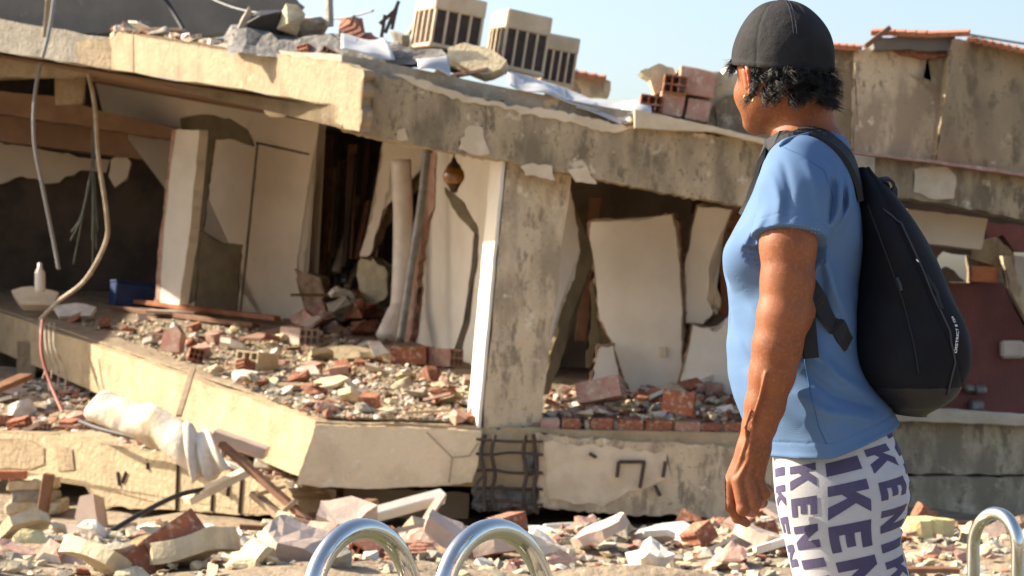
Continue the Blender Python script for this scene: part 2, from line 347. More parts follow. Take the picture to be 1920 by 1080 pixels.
panel('rear_wall_plaster', [(-60, 255), (100, 285), (205, 300), (200, 325), (150, 320), (95, 345), (40, 330), (0, 345), (-60, 350)], vplane(-60, 29.9, 340, 29.9), .04, 'cream_wall', B, jit=4)
panel('rear_wall_plaster', [(208, 300), (235, 290), (245, 305), (238, 335), (215, 352), (203, 330)], vplane(-60, 28.5, 340, 28.5), .1, 'cream_wall', B, jit=3)
panel('rear_wall_plaster', [(190, 225), (232, 228), (230, 262), (215, 270), (192, 262)], vplane(-60, 28.5, 340, 28.5), .1, 'olive_render', B, jit=3)
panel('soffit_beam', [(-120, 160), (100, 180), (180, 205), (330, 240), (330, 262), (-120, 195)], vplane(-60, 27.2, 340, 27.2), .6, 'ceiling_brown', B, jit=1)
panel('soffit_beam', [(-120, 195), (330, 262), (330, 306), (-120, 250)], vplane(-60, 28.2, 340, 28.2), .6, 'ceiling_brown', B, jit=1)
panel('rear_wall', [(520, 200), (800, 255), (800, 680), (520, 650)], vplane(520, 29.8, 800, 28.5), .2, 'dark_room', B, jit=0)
W2 = vplane(770, 24, 890, 21.4)
w2 = panel('interior_wall', [(812, 280), (960, 290), (960, 420), (945, 560), (930, 712), (900, 694), (830, 668), (765, 648), (775, 560), (790, 480), (808, 400)], W2, .15, 'white_wall', B, jit=2.5)
panel('bare_render', [(835, 352), (865, 375), (893, 420), (897, 440), (880, 425), (850, 390)], W2, .02, 'olive_render', w2, jit=2, step=8, lift=.012)
panel('wall_crack', [(892, 430), (898, 440), (895, 500), (887, 540), (882, 600), (864, 665), (846, 672), (876, 600), (880, 540), (887, 490)], W2, .01, 'dark_room', w2, jit=1.5, step=10, lift=.012)
panel('broken_wall_edge', [(795, 300), (815, 282), (808, 400), (788, 470), (778, 560), (768, 655), (745, 650), (768, 480)], vplane(745, 24.1, 815, 22.9), .2, 'brick_faded', B, jit=5, step=12)
panel('broken_wall', [(720, 262), (800, 275), (798, 310), (735, 305), (728, 345), (712, 420), (690, 480), (676, 480), (700, 400)], vplane(680, 25, 800, 24.3), .15, 'cream_wall', B, jit=3)
panel('broken_wall_edge', [(552, 505), (572, 512), (600, 520), (606, 560), (590, 600), (575, 602), (570, 560)], vplane(545, 26.2, 720, 25.4), .2, 'bare_core', B, jit=5, step=9)
panel('broken_wall_edge', [(672, 490), (700, 485), (722, 500), (722, 560), (700, 575), (672, 540)], vplane(545, 26.0, 720, 25.2), .2, 'chunk_cream', B, jit=5, step=9)
for i in range(26):
    x = 578+i*5.6+rnd.uniform(-5, 5); y0 = rnd.uniform(250, 400); y1 = rnd.uniform(480, 560); D = rnd.uniform(26.6, 28.2)
    bar('hanging_slat', P(x+rnd.uniform(0, 22), y0, D), P(x-rnd.uniform(0, 12), y1, D-.2), rnd.uniform(.05, .16), rnd.uniform(.03, .06), rnd.choice(('wood_brown', 'dark_room', 'bare_core', 'steel_grey', 'wood_brown', 'dark_room')), B)
# window room
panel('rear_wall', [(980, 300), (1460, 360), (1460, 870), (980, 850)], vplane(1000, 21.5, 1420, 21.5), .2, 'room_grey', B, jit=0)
Wp = vplane(1100, 18.9, 1300, 18.6)
wa = panel('broken_wall', [(1108, 417), (1160, 414), (1205, 413), (1258, 402), (1268, 430), (1278, 560), (1278, 660), (1270, 760), (1220, 745), (1178, 735), (1165, 690), (1150, 645), (1125, 600), (1118, 520), (1105, 452)], Wp, .14, 'white_wall', B, jit=2.4)
so = obj('socket_plate', hexa([on(Wp, x, y)+Wp[1]*e for e in (.002, .02) for x, y in ((1237, 670), (1251, 670), (1251, 650), (1237, 650))], bev=.003), 'cream_wall', wa)
panel('broken_wall', [(1308, 388), (1372, 392), (1362, 420), (1345, 450), (1330, 500), (1326, 560), (1336, 585), (1318, 608), (1296, 602), (1278, 606), (1285, 500)], vplane(1280, 18.7, 1370, 18.5), .14, 'white_wall', B, jit=2.4)
panel('broken_wall', [(1300, 610), (1345, 622), (1372, 585), (1400, 600), (1400, 800), (1355, 792), (1268, 755), (1285, 680)], vplane(1270, 18.4, 1400, 18.2), .14, 'white_wall', B, jit=2.4)
panel('broken_wall', [(1122, 655), (1150, 648), (1158, 690), (1176, 738), (1110, 722)], vplane(1110, 18.6, 1180, 18.6), .12, 'white_wall', B, jit=2)
panel('broken_wall', [(1066, 350), (1078, 400), (1088, 470), (1070, 540), (1045, 590), (1020, 700), (1010, 700), (1030, 540)], vplane(1010, 17.5, 1090, 18.2), .1, 'white_wall', B, jit=2.5)
panel('broken_wall_edge', [(1070, 355), (1082, 400), (1108, 460), (1112, 480), (1095, 540), (1070, 600), (1050, 680), (1030, 740), (1018, 740), (1040, 640), (1062, 560), (1088, 470)], vplane(1010, 17.7, 1100, 18.5), .14, 'olive_render', B, jit=4, step=12)
panel('broken_wall_edge', [(1120, 600), (1150, 645), (1165, 690), (1150, 700), (1100, 690), (1108, 560), (1116, 470)], vplane(1100, 19.0, 1170, 19.0), .1, 'olive_render', B, jit=3)
panel('brick_infill', [(1350, 412), (1400, 400), (1400, 600), (1345, 590), (1335, 520)], vplane(1330, 18.9, 1400, 18.9), .14, 'tile_orange', B, jit=3)
panel('broken_wall_edge', [(1352, 400), (1368, 410), (1352, 470), (1340, 520), (1352, 560), (1345, 590), (1328, 570), (1326, 500), (1340, 440)], vplane(1330, 18.6, 1400, 18.6), .14, 'stained_pale', B, jit=3)
obj('wall_post', hexa([P(1295, 400, 19.5), P(1312, 402, 19.5), P(1312, 402, 19.8), P(1295, 400, 19.8), P(1300, 360, 19.5), P(1318, 362, 19.5), P(1318, 362, 19.8), P(1300, 360, 19.8)]), 'dark_room', B)
bar('wall_post', P(1118, 370, 20.5), P(1088, 640, 20.5), .08, .12, 'wood_brown', B)
# right wing
RW = empty('side_wing', (5, 21, -1), 'stained two-storey wing of the building with red tiled wall and broken windows', 'building')
panel('fascia', [(1500, 272), (1620, 292), (1750, 303), (1930, 330), (2050, 350), (2050, 440), (1920, 412), (1760, 380), (1670, 368), (1500, 345)], vplane(1500, 20, 2000, 20), .35, 'stained', RW, jit=2)
panel('plaster_or_sun_patch', [(1712, 318), (1775, 312), (1792, 330), (1788, 372), (1740, 372), (1712, 360)], vplane(1500, 20, 2000, 20), .03, 'bare_plaster', RW, jit=3, lift=.02)
panel('ledge', [(1500, 268), (1620, 287), (1750, 300), (1930, 326), (2050, 345), (2050, 352), (1930, 332), (1750, 306), (1500, 276)], vplane(1500, 19.85, 2000, 19.85), .5, 'brick_faded', RW, jit=1)
panel('upper_wall', [(1340, 150), (1430, 120), (1560, 92), (1600, 90), (1614, 98), (1610, 296), (1340, 262)], vplane(1300, 20.5, 2000, 20.5), .3, 'stained_dark', RW, jit=3)
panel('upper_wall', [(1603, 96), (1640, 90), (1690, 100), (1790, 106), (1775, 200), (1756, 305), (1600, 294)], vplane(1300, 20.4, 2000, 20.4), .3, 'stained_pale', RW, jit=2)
panel('upper_wall', [(1787, 72), (1830, 76), (1920, 97), (2050, 120), (2050, 350), (1753, 304), (1775, 160)], vplane(1300, 20.1, 2000, 20.1), .5, 'stained_dark', RW, jit=2)
panel('plaster_or_sun_patch', [(1738, 105), (1786, 108), (1764, 192), (1742, 168), (1705, 140), (1746, 152)], vplane(1300, 20.4, 2000, 20.4), .03, 'stucco', RW, jit=1.5, lift=.02)  # streak of sunlight on the wall, put in as a coloured panel
panel('lintel', [(1635, 72), (1700, 66), (1790, 68), (1798, 88), (1780, 95), (1690, 92), (1640, 92)], vplane(1300, 20.2, 2000, 20.2), .4, 'grey_render', RW, jit=2)
panel('brick_course', [(1672, 92), (1785, 95), (1785, 105), (1730, 110), (1690, 102)], vplane(1300, 20.3, 2000, 20.3), .2, 'brick', RW, jit=2)
for i in range(9):
    x = 1645+i*20
    bar('roof_tile', P(x, 66-abs(i-5)*.8, 20.1), P(x+2, 62-abs(i-5)*.8, 20.9), .13, .05, 'tile_orange', RW)
for i in range(14):
    x = 1822+i*15
    bar('roof_tile', P(x, 75+i*3.4, 19.9), P(x+2, 72+i*3.4, 20.8), .1, .04, 'tile_orange', RW)
for i in range(4):
    bar('roof_tile', P(1565+i*14, 88+i, 20.3), P(1566+i*14, 85+i, 20.9), .09, .05, 'tile_orange', RW)
bar('tilted_plank', P(1622, 88, 20.0), P(1668, 52, 20.0), .12, .05, 'wood_brown', RW)
panel('lintel', [(1700, 392), (1852, 410), (1840, 468), (1680, 450)], vplane(1500, 20.6, 2000, 20.6), .3, 'cream_wall', RW, jit=1)
pm = vplane(1500, 22, 2000, 22)
mw = panel('tiled_wall', [(1600, 530), (1752, 528), (1820, 532), (1880, 530), (1925, 620), (1990, 690), (1990, 810), (1600, 790)], pm, .15, 'mosaic', RW, jit=1.5)
mw['label'] = 'dark red small-tile wall seen through the broken opening'
panel('tiled_wall', [(1845, 415), (2050, 440), (2050, 480), (1900, 470), (1880, 440), (1850, 450)], pm, .15, 'mosaic', RW, jit=2)
panel('broken_wall_edge', [(1820, 452), (1870, 445), (1900, 475), (1885, 500), (1820, 485)], vplane(1500, 21.8, 2000, 21.8), .15, 'stained_dark', RW, jit=3)
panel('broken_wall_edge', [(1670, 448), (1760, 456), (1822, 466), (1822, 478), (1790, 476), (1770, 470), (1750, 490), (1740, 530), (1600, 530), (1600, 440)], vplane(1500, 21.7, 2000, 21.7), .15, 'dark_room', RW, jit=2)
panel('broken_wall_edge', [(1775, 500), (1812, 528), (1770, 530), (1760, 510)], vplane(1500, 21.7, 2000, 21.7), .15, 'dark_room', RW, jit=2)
panel('broken_wall_edge', [(1880, 480), (1893, 540), (1925, 600), (1990, 690), (1985, 560), (1925, 560), (1895, 480)], vplane(1500, 21.6, 2000, 21.6), .15, 'stained_pale', RW, jit=2)
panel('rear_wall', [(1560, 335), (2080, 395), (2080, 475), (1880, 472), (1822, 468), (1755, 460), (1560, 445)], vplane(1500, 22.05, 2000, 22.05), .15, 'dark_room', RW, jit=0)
panel('broken_wall_edge', [(1817, 462), (1900, 470), (1905, 536), (1817, 536)], vplane(1500, 22.05, 2000, 22.05), .15, 'stained_dark', RW, jit=2)
panel('brick', [(1822, 498), (1872, 502), (1870, 530), (1822, 528)], vplane(1500, 21.75, 2000, 21.75), .15, 'tile_orange', RW, jit=1)
panel('shutter', [(1893, 478), (1990, 488), (1990, 560), (1925, 560), (1900, 520)], vplane(1500, 22.6, 2000, 22.6), .08, 'shutter', RW, jit=0)
for q, z in (((1895, 655), .13), ((1835, 730), .07), ((1815, 728), .06), ((1828, 760), .08)):
    obj('pipe_fitting', hexa(box_c(on(pm, *q)+Vector((0, -.06, 0)), z*2, .12, z*1.5), bev=.03), 'pvc' if z > .1 else 'steel_grey', RW)
panel('sill_beam', [(1540, 772), (1700, 770), (1990, 790), (2050, 795), (2050, 890), (1540, 888)], vplane(1500, 19.6, 2000, 19.6), .4, 'stained_pale', RW, jit=2)
panel('ledge', [(1540, 770), (1700, 765), (1990, 786), (2050, 790), (2050, 802), (1540, 784)], vplane(1500, 19.45, 2000, 19.45), .5, 'bare_plaster', RW, jit=1)
panel('base_beam', [(1540, 893), (2050, 897), (2050, 972), (1540, 962)], vplane(1500, 19.5, 2000, 19.5), .4, 'stained_pale', RW, jit=2)
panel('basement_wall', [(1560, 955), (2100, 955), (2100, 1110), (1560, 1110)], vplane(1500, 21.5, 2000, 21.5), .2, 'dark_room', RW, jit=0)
# lower left storey
pll = vplane(-60, 21.3, 560, 17.5)
lb = panel('lower_beam', [(-120, 806), (130, 815), (200, 835), (300, 850), (345, 860), (540, 915), (565, 962), (480, 967), (330, 955), (180, 950), (165, 905), (60, 887), (-120, 876)], pll, .5, 'stucco_low', B, jit=2.5)
panel('plaster_or_sun_patch', [(-120, 826), (60, 825), (85, 840), (85, 870), (60, 880), (-120, 868)], pll, .02, 'stucco', lb, jit=3, lift=.012)
panel('plaster_or_sun_patch', [(105, 835), (138, 842), (142, 880), (110, 882)], pll, .02, 'stucco', lb, jit=3, lift=.012)
for q in ([(222, 885), (225, 910)], [(238, 885), (230, 905)], [(278, 868), (278, 880)], [(335, 870), (332, 955)], [(400, 925), (398, 958)], [(430, 905), (428, 930)], [(455, 895), (450, 962)]):
    V, F = tube([on(pll, x, y)+pll[1]*.01 for x, y in q], .016, 6); obj('exposed_rebar', pyd(V, F), 'rebar', lb)
f0 = on(pll, -120, 806); f1 = on(pll, 345, 860); f2 = on(pll, 560, 915); bk = Vector((-1.2, 5, .55))
obj('lower_slab', prism([f0+Vector((0, .05, -.02)), f1+Vector((0, .05, -.02)), f2+Vector((.3, .3, -.05)), f2+bk+Vector((1.5, 0, 0)), f0+bk], Vector((0, 0, -.3))), 'soil', B)
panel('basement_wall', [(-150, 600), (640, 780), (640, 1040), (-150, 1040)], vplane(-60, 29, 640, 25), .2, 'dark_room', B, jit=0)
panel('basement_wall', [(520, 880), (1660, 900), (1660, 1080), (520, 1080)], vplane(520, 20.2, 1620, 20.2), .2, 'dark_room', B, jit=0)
obj('lower_column', hexa([P(32, 710, 25), P(65, 712, 25), P(68, 712, 25.4), P(34, 710, 25.4), P(32, 640, 25), P(70, 640, 25), P(72, 640, 25.4), P(34, 640, 25.4)], cuts=5, rough=.02), 'stucco', B)
obj('sun_block_wall', hexa([Vector(p) for p in ((-11.5, 24.5, -1), (-11.2, 24.5, -1), (-11.2, 31.4, -1), (-11.5, 31.4, -1), (-11.5, 24.5, 5), (-11.2, 24.5, 5), (-11.2, 31.4, 5), (-11.5, 31.4, 5))]), 'stained_dark', B)  # unseen wall added to keep sunlight out of the left rooms
obj('rear_outer_wall', hexa([Vector(p) for p in ((-11.2, 31.3, -1), (3, 31.3, -1), (3, 31.5, -1), (-11.2, 31.5, -1), (-11.2, 31.3, 4.9), (3, 31.3, 2.4), (3, 31.5, 2.4), (-11.2, 31.5, 4.9))]), 'dark_room', B)
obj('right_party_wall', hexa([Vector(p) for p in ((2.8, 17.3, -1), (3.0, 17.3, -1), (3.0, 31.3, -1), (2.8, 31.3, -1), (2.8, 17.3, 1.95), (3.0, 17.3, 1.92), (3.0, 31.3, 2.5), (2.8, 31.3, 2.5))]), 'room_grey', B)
# upper storey wall at far left
UW = tag(panel('upper_storey_wall', [(-120, -80), (470, -80), (560, 8), (520, 40), (440, 62), (300, 68), (210, 60), (120, 66), (-120, 60)], vplane(-120, 26, 560, 25.2), .3, 'grey_render', None, jit=3), 'dark grey rendered wall rising behind the roof edge at far left', 'wall')
bar('concrete_post', P(98, -40, 23.6), P(88, 70, 23.6), .09, .09, 'stucco', None, label='slim cream post standing on the roof edge at far left', cat='post')
# ---------------------------------------------------------------- bricks, chunks
def brick_mesh(L=.3, W=.2, H=.14, nx=3, nz=2, dep=.09):
    V = []; F = []
    def q(*p): i = len(V); V.extend(p); F.append((i, i+1, i+2, i+3))
    x0, x1, y0, y1, z0, z1 = -W/2, W/2, -L/2, L/2, 0, H
    q((x0, y1, z0), (x0, y1, z1), (x1, y1, z1), (x1, y1, z0)); q((x0, y0, z0), (x0, y0, z1), (x0, y1, z1), (x0, y1, z0))
    q((x1, y0, z0), (x1, y1, z0), (x1, y1, z1), (x1, y0, z1)); q((x0, y0, z1), (x1, y0, z1), (x1, y1, z1), (x0, y1, z1)); q((x0, y0, z0), (x0, y1, z0), (x1, y1, z0), (x1, y0, z0))
    t = .014; cx = (W-t)/nx; cz = (H-t)/nz
    gx = []; gzz = []
    for i in range(nx): gx += [x0+i*cx, x0+i*cx+t]
    gx += [x1-t, x1]
    for i in range(nz): gzz += [z0+i*cz, z0+i*cz+t]
    gzz += [z1-t, z1]
    for i in range(len(gx)-1):
        for j in range(len(gzz)-1):
            a, b, c, d = gx[i], gx[i+1], gzz[j], gzz[j+1]
            if i % 2 and j % 2:
                e = y0+dep
                q((a, e, c), (b, e, c), (b, e, d), (a, e, d)); q((a, y0, c), (b, y0, c), (b, e, c), (a, e, c)); q((a, e, d), (b, e, d), (b, y0, d), (a, y0, d))
                q((a, y0, c), (a, e, c), (a, e, d), (a, y0, d)); q((b, e, c), (b, y0, c), (b, y0, d), (b, e, d))
            else: q((a, y0, c), (b, y0, c), (b, y0, d), (a, y0, d))
    return pyd(V, F)
BM = brick_mesh(); BM.materials.append(M['brick'])
BM2 = brick_mesh(.22, .2, .16, 3, 2); BM2.materials.append(M['brick'])
def brick(loc, rot=(0, 0, 0), mesh=None, m=None, parent=None, name='brick', s=1):
    o = bpy.data.objects.new(name, mesh or BM); col.objects.link(o); WL[o] = Vector(loc)
    o.location = Vector(loc)-(WL[parent] if parent else Vector()); o.parent = parent; o.rotation_euler = rot; o.scale = (s, s, s)
    if m: o.material_slots[0].link = 'OBJECT'; o.material_slots[0].material = M[m]
    return o
# broken parapet on the roof, right of the air conditioners
pp = P(1290, 240, 17.3)
PW = empty('broken_parapet', pp, 'broken brick parapet with mortar lump on the roof beside the cap brim', 'wall')
panel('mortar_lump', [(1199, 134), (1215, 128), (1235, 118), (1262, 126), (1268, 150), (1258, 178), (1228, 176), (1218, 146)], vplane(1190, 17.25, 1400, 17.25), .3, 'chunk_cream', PW, jit=3, step=8)
panel('wall_core', [(1225, 180), (1262, 176), (1270, 130), (1360, 135), (1420, 150), (1420, 262), (1340, 240), (1225, 212)], vplane(1190, 17.35, 1400, 17.35), .25, 'stained_pale', PW, jit=2)
panel('mortar_patch', [(1340, 200), (1360, 180), (1420, 170), (1420, 258), (1345, 238)], vplane(1190, 17.3, 1400, 17.3), .1, 'stained_dark', PW, jit=2)
for (x, y, wd, ht) in ((1305, 156, 70, 50), (1258, 197, 46, 44), (1308, 208, 44, 40)):
    obj('brick', hexa(box_c(P(x, y, 17.25), wd/FPX*17.25, .2, ht/FPX*17.25, Matrix.Rotation(R(10), 3, 'Y')), cuts=4, rough=.012, rs=9, bev=.01), 'brick_faded', PW)
for (x, y) in ((1262, 178), (1218, 215)):
    brick(P(x, y, 17.2), (0, R(8), 0), BM2, None, PW, s=1.0)
# small roof house in the gap
panel('wall', [(1060, 142), (1110, 140), (1145, 152), (1142, 180), (1060, 175)], vplane(1050, 21, 1150, 21), .4, 'stained_pale', None, jit=2)
o = bpy.data.objects[-1] if False else col.objects[-1]; o.name = 'roof_hut'; tag(o, 'small stained roof hut behind the rightmost air conditioner', 'hut')
for i in range(4): bar('roof_tile', P(1072+i*18, 137+i*3.5, 20.8), P(1074+i*18, 134+i*3.5, 21.5), .1, .05, 'tile_orange', o)
# sill row of bricks under the broken window
SR = empty('brick_sill', P(1230, 832, 17.1), 'row of broken hollow red bricks along the window sill', 'wall')
for i, (x, wd, ht, m) in enumerate(((1032, 34, 40, 'brick_faded'), (1070, 36, 42, 'brick'), (1128, 42, 46, 'brick'), (1180, 48, 48, 'brick'), (1233, 50, 46, 'brick'), (1288, 48, 44, 'brick_faded'), (1330, 38, 40, 'brick'), (1374, 38, 44, 'brick'), (1420, 40, 46, 'brick'))):
    y = 803+(x-1010)*.028
    obj('brick', hexa(box_c(P(x, y, 17.15), wd/FPX*17, .22, ht/FPX*17, Matrix.Rotation(R(rnd.uniform(-3, 5)), 3, 'Y')), cuts=4, rough=.014, rs=8, bev=.012), m, SR)
    for e in (-.22, .08, .3):
        pass
for x in (1100, 1154, 1207, 1262, 1308, 1352):
    obj('mortar_joint', hexa(box_c(P(x, 806+(x-1010)*.028, 17.2), .035, .2, .19), cuts=4, rough=.02, rs=12), 'chunk_cream', SR)
# loose hollow bricks one can pick out
for i, (x, y, pl, rz, m, lab) in enumerate((
    (480, 700, 'F', -25, 'chunk_cream', 'cream-coated hollow brick with dark holes lying on the upper floor slab'),
    (775, 690, 'F', 70, 'brick', 'hollow red brick lying below the cracked white wall'),
    (825, 692, 'F', 60, 'brick_faded', 'mortar-smeared brick lying beside the cracked white wall'),
    (560, 650, 'F', 40, 'chunk_pink', 'pinkish broken brick propped beside the long fallen board'))):
    tag(brick(on(FLOOR, x, y)+Vector((0, 0, .03)), (R(rnd.uniform(-6, 6)), R(4), R(rz)), BM, m, s=1.35), lab, 'brick')
tag(brick(P(1270, 775, 16.9), (R(8), R(4), R(80)), BM2, 'brick', s=1.2), 'red hollow brick heaped below the fallen white wall panel', 'brick')
tag(brick(P(1130, 752, 17.4), (R(-12), R(10), R(75)), BM, 'brick_faded', s=1.3), 'long faded brick lying in the broken window opening', 'brick')
def shard(name, pts, D, th, m, tilt, label, cat='rubble'):
    pl = (P(sum(p[0] for p in pts)/len(pts), sum(p[1] for p in pts)/len(pts), D), Vector((tilt[0], -1, tilt[1])).normalized())
    return tag(panel(name, pts, pl, th, m, None, jit=2.5, step=16), label, cat)
shard('concrete_shard', [(97, 1060), (150, 1006), (175, 1018), (190, 1060), (200, 1100), (100, 1100)], 10.2, .1, 'chunk_pink', (-.2, .6), 'flat pinkish slab fragment in the front rubble at lower left')
shard('concrete_shard', [(175, 1058), (225, 1020), (280, 1000), (306, 1012), (285, 1040), (230, 1070), (200, 1085)], 9.9, .1, 'chunk_yellow', (.1, 1.0), 'bright yellow-cream slab fragment lying on red bricks at lower left')
tag(brick(P(330, 1048, 9.9), (R(25), R(-28), R(-50)), BM, 'brick', s=1.15), 'hollow red brick leaning in the front rubble, upper of two', 'brick')
tag(brick(P(285, 1085, 9.8), (R(25), R(-28), R(-50)), BM, 'brick', s=1.15), 'hollow red brick in the front rubble, lower of two', 'brick')
shard('concrete_shard', [(975, 990), (1010, 984), (1055, 1000), (1048, 1030), (1015, 1052), (985, 1030)], 12.6, .2, 'chunk_white', (-.3, .8), 'large white lump of concrete just right of the steel handrails')
shard('concrete_shard', [(1075, 1010), (1105, 992), (1150, 1008), (1125, 1040), (1085, 1052)], 12.4, .2, 'chunk_yellow', (-.3, .7), 'yellowish concrete block in the rubble below the rebar beam')
shard('concrete_shard', [(1215, 1070), (1260, 1048), (1320, 1056), (1300, 1080), (1230, 1095)], 11.2, .14, 'chunk_yellow', (0, 1.0), 'flat yellow slab fragment in the rubble left of the hand')
shard('concrete_shard', [(1180, 1040), (1190, 1012), (1220, 1008), (1215, 1050)], 12.0, .15, 'brick_faded', (-.3, .5), 'upright faded brick fragment in the middle of the front rubble')
shard('concrete_slab', [(840, 90), (870, 80), (925, 95), (950, 112), (940, 128), (905, 140), (862, 122), (838, 108)], 17.4, .12, 'chunk_cream', (-.2, .5), 'large cream concrete slab fragment on the roof before the air conditioners')
shard('concrete_slab', [(605, 655), (640, 648), (730, 655), (735, 676), (700, 690), (610, 680)], 21.5, .12, 'chunk_cream', (0, .9), 'long cream concrete fragment on the floor near the pipe foot')
shard('concrete_shard', [(690, 640), (712, 640), (730, 662), (700, 668)], 21.2, .05, 'chunk_white', (0, .4), 'small white plaster board piece near the cracked white wall')
shard('concrete_shard', [(555, 690), (590, 684), (600, 700), (565, 706)], 19.8, .08, 'chunk_white', (0, 1.2), 'pale cream tile piece in the middle of the upper floor')
shard('concrete_shard', [(20, 545), (60, 536), (110, 548), (100, 572), (40, 570)], 25.5, .15, 'bare_plaster', (0, .6), 'grey-cream concrete lump on the upper floor at far left')
shard('concrete_shard', [(100, 575), (140, 568), (180, 576), (170, 592), (110, 592)], 25.2, .06, 'chunk_white', (0, .9), 'white bowed panel lying on the slab edge at far left')
# crumpled metal sheets along the roof edge
def sheet(pts, D, m, lab, amp=.09):
    k = 14; V = []; F = []
    a, b, c, d = [P(x, y, D+e) for (x, y), e in zip(pts, (0, 0, .5, .5))]
    for j in range(5):
        for i in range(k):
            u = i/(k-1); v = j/4; p = (a*(1-u)+b*u)*(1-v)+(d*(1-u)+c*u)*v
            p = p+Vector((0, noise.noise(p*4)*amp, amp*1.0*noise.noise(p*3.3+Vector((7, 1, 2)))))
            V.append(p)
    for j in range(4):
        for i in range(k-1): F.append((j*k+i, j*k+i+1, (j+1)*k+i+1, (j+1)*k+i))
    o = obj('metal_sheet', pyd(V, F), m, smooth=True)
    md = o.modifiers.new('s', 'SOLIDIFY'); md.thickness = .012
    return tag(o, lab, 'metal sheet')
sheet([(955, 160), (1120, 205), (1130, 185), (950, 128)], 16.95, 'metal_white', 'crumpled white metal sheet on the roof edge below the air conditioners')
sheet([(1080, 200), (1165, 222), (1175, 190), (1090, 175)], 16.95, 'metal_white', 'bent white metal sheet at the right end of the roof debris')
sheet([(785, 128), (845, 133), (838, 98), (780, 102)], 16.95, 'metal_white', 'grey-white metal sheet piece left of the cream slab on the roof')
sheet([(1165, 210), (1222, 212), (1218, 180), (1165, 188)], 17.0, 'metal_white', 'small bent metal sheet beside the broken parapet')
sheet([(640, 92), (740, 102), (720, 78), (640, 72)], 17.4, 'metal_white', 'pale metal sheet on the roof left of the antenna frame')
sheet([(435, 72), (610, 92), (610, 62), (440, 50)], 19.0, 'grey_render', 'grey broken roofing sheet lying along the sunlit roof edge', .14)
# rubble
def hull(rg, flat):
    bm = bmesh.new()
    for _ in range(rg.randint(9, 14)):
        v = Vector((rg.gauss(0, 1), rg.gauss(0, 1), rg.gauss(0, 1))).normalized()*rg.uniform(.7, 1); bm.verts.new((v.x, v.y*rg.uniform(.7, 1), v.z*flat))
    bmesh.ops.convex_hull(bm, input=bm.verts[:]); bmesh.ops.delete(bm, geom=[v for v in bm.verts if not v.link_faces], context='VERTS')
    return bm
CH = []; CR_ = []
for i in range(18):
    bm = hull(rnd, (.75, .35, .55)[i % 3]); bm2 = bm.copy(); bmesh.ops.subdivide_edges(bm2, edges=bm2.edges[:], cuts=2, use_grid_fill=True); bmesh.ops.triangulate(bm2, faces=bm2.faces[:])
    off = Vector((i*7.3, i*3.1, 0)); mv = [noise.noise_vector(v.co*1.9+off)*.16+noise.noise_vector(v.co*5+off)*.06 for v in bm2.verts]
    for v, dv in zip(bm2.verts, mv): v.co += dv
    me = bpy.data.meshes.new('rough_chunk'); bm2.to_mesh(me); bm2.free(); me.materials.append(M['concrete']); CR_.append(me)
    me = bpy.data.meshes.new('chunk'); bm.to_mesh(me); bm.free(); me.materials.append(M['concrete']); CH.append(me)
KIND = [('concrete_chunk', 'chunk_cream', 'cream concrete chunk'), ('concrete_chunk', 'concrete', 'grey concrete chunk'), ('brick_fragment', 'brick', 'broken red brick fragment'),
        ('plaster_flake', 'chunk_white', 'white plaster piece'), ('brick_fragment', 'brick_faded', 'faded pink brick fragment')]
def inpoly(x, y, p):
    c = False
    for i in range(len(p)):
        (a, b), (d, e) = p[i], p[i-1]
        if (b > y) != (e > y) and x < (d-a)*(y-b)/(e-b)+a: c = not c
    return c
def rubble(n, place, size, where, group, wts=(4, 3, 3, 3, 2)):
    for _ in range(n):
        k = rnd.choices(KIND, wts)[0]; s = rnd.uniform(*size)*rnd.choice((.7, 1, 1.3)); p = place()
        o = bpy.data.objects.new(k[0], rnd.choice(CR_)); col.objects.link(o); o.location = p+Vector((0, 0, s*.2))
        o.rotation_euler = (rnd.uniform(-.4, .4), rnd.uniform(-.4, .4), rnd.uniform(0, 6.3)); o.scale = (s*.75, s*.75, s*.75)
        o.material_slots[0].link = 'OBJECT'; o.material_slots[0].material = M[k[1]]
        sx = 960+p.x/p.y*FPX; av = sum(size)/2
        side = 'at the far left' if sx < 330 else 'left of centre' if sx < 700 else 'near the centre' if sx < 1050 else 'right of centre' if sx < 1450 else 'at the right'
        tag(o, ('large ' if s > av*1.15 else 'small ' if s < av*.75 else '')+k[2]+' '+where+' '+side, 'rubble', k[2]+'s '+group)
def gravel(name, n, place, size, label, wts=(4, 4, 3, 3, 2)):
    for ki, k in enumerate(KIND):
        V = []; F = []
        for _ in range(int(n*wts[ki]/sum(wts))):
            s = rnd.uniform(*size)*rnd.choice((.6, .8, 1.4)); me = rnd.choice(CH); p = place(); q = Matrix.Rotation(rnd.uniform(0, 6.3), 3, 'Z')@Matrix.Rotation(rnd.uniform(-.5, .5), 3, 'X')
            i = len(V); V += [p+q@(v.co*s*.75)+Vector((0, 0, s*.15)) for v in me.vertices]; F += [tuple(i+j for j in f.vertices) for f in me.polygons]
        o = obj(name, pyd(V, F), k[1]); o['kind'] = 'stuff'; o['label'] = k[2]+'s, small, '+label; o['category'] = 'rubble'
def pxplace(poly, pl):
    x0, x1 = min(p[0] for p in poly), max(p[0] for p in poly); y0, y1 = min(p[1] for p in poly), max(p[1] for p in poly)
    def f():
        while True:
            x = rnd.uniform(x0, x1); y = rnd.uniform(y0, y1)
            if inpoly(x, y, poly): return on(pl, x, y)
    return f
fp = [(120, 600), (300, 660), (590, 782), (895, 790), (885, 712), (760, 660), (600, 625), (430, 612), (300, 600)]
FL2 = (FLOOR[0]+Vector((0, 0, .035)), FLOOR[1])
rubble(95, pxplace(fp, FL2), (.07, .2), 'scattered on the upper floor slab', 'on the upper floor slab')
gravel('floor_rubble', 6000, pxplace(fp, FL2), (.012, .05), 'strewn over the upper floor slab', (6, 6, 1.6, 3, 2))
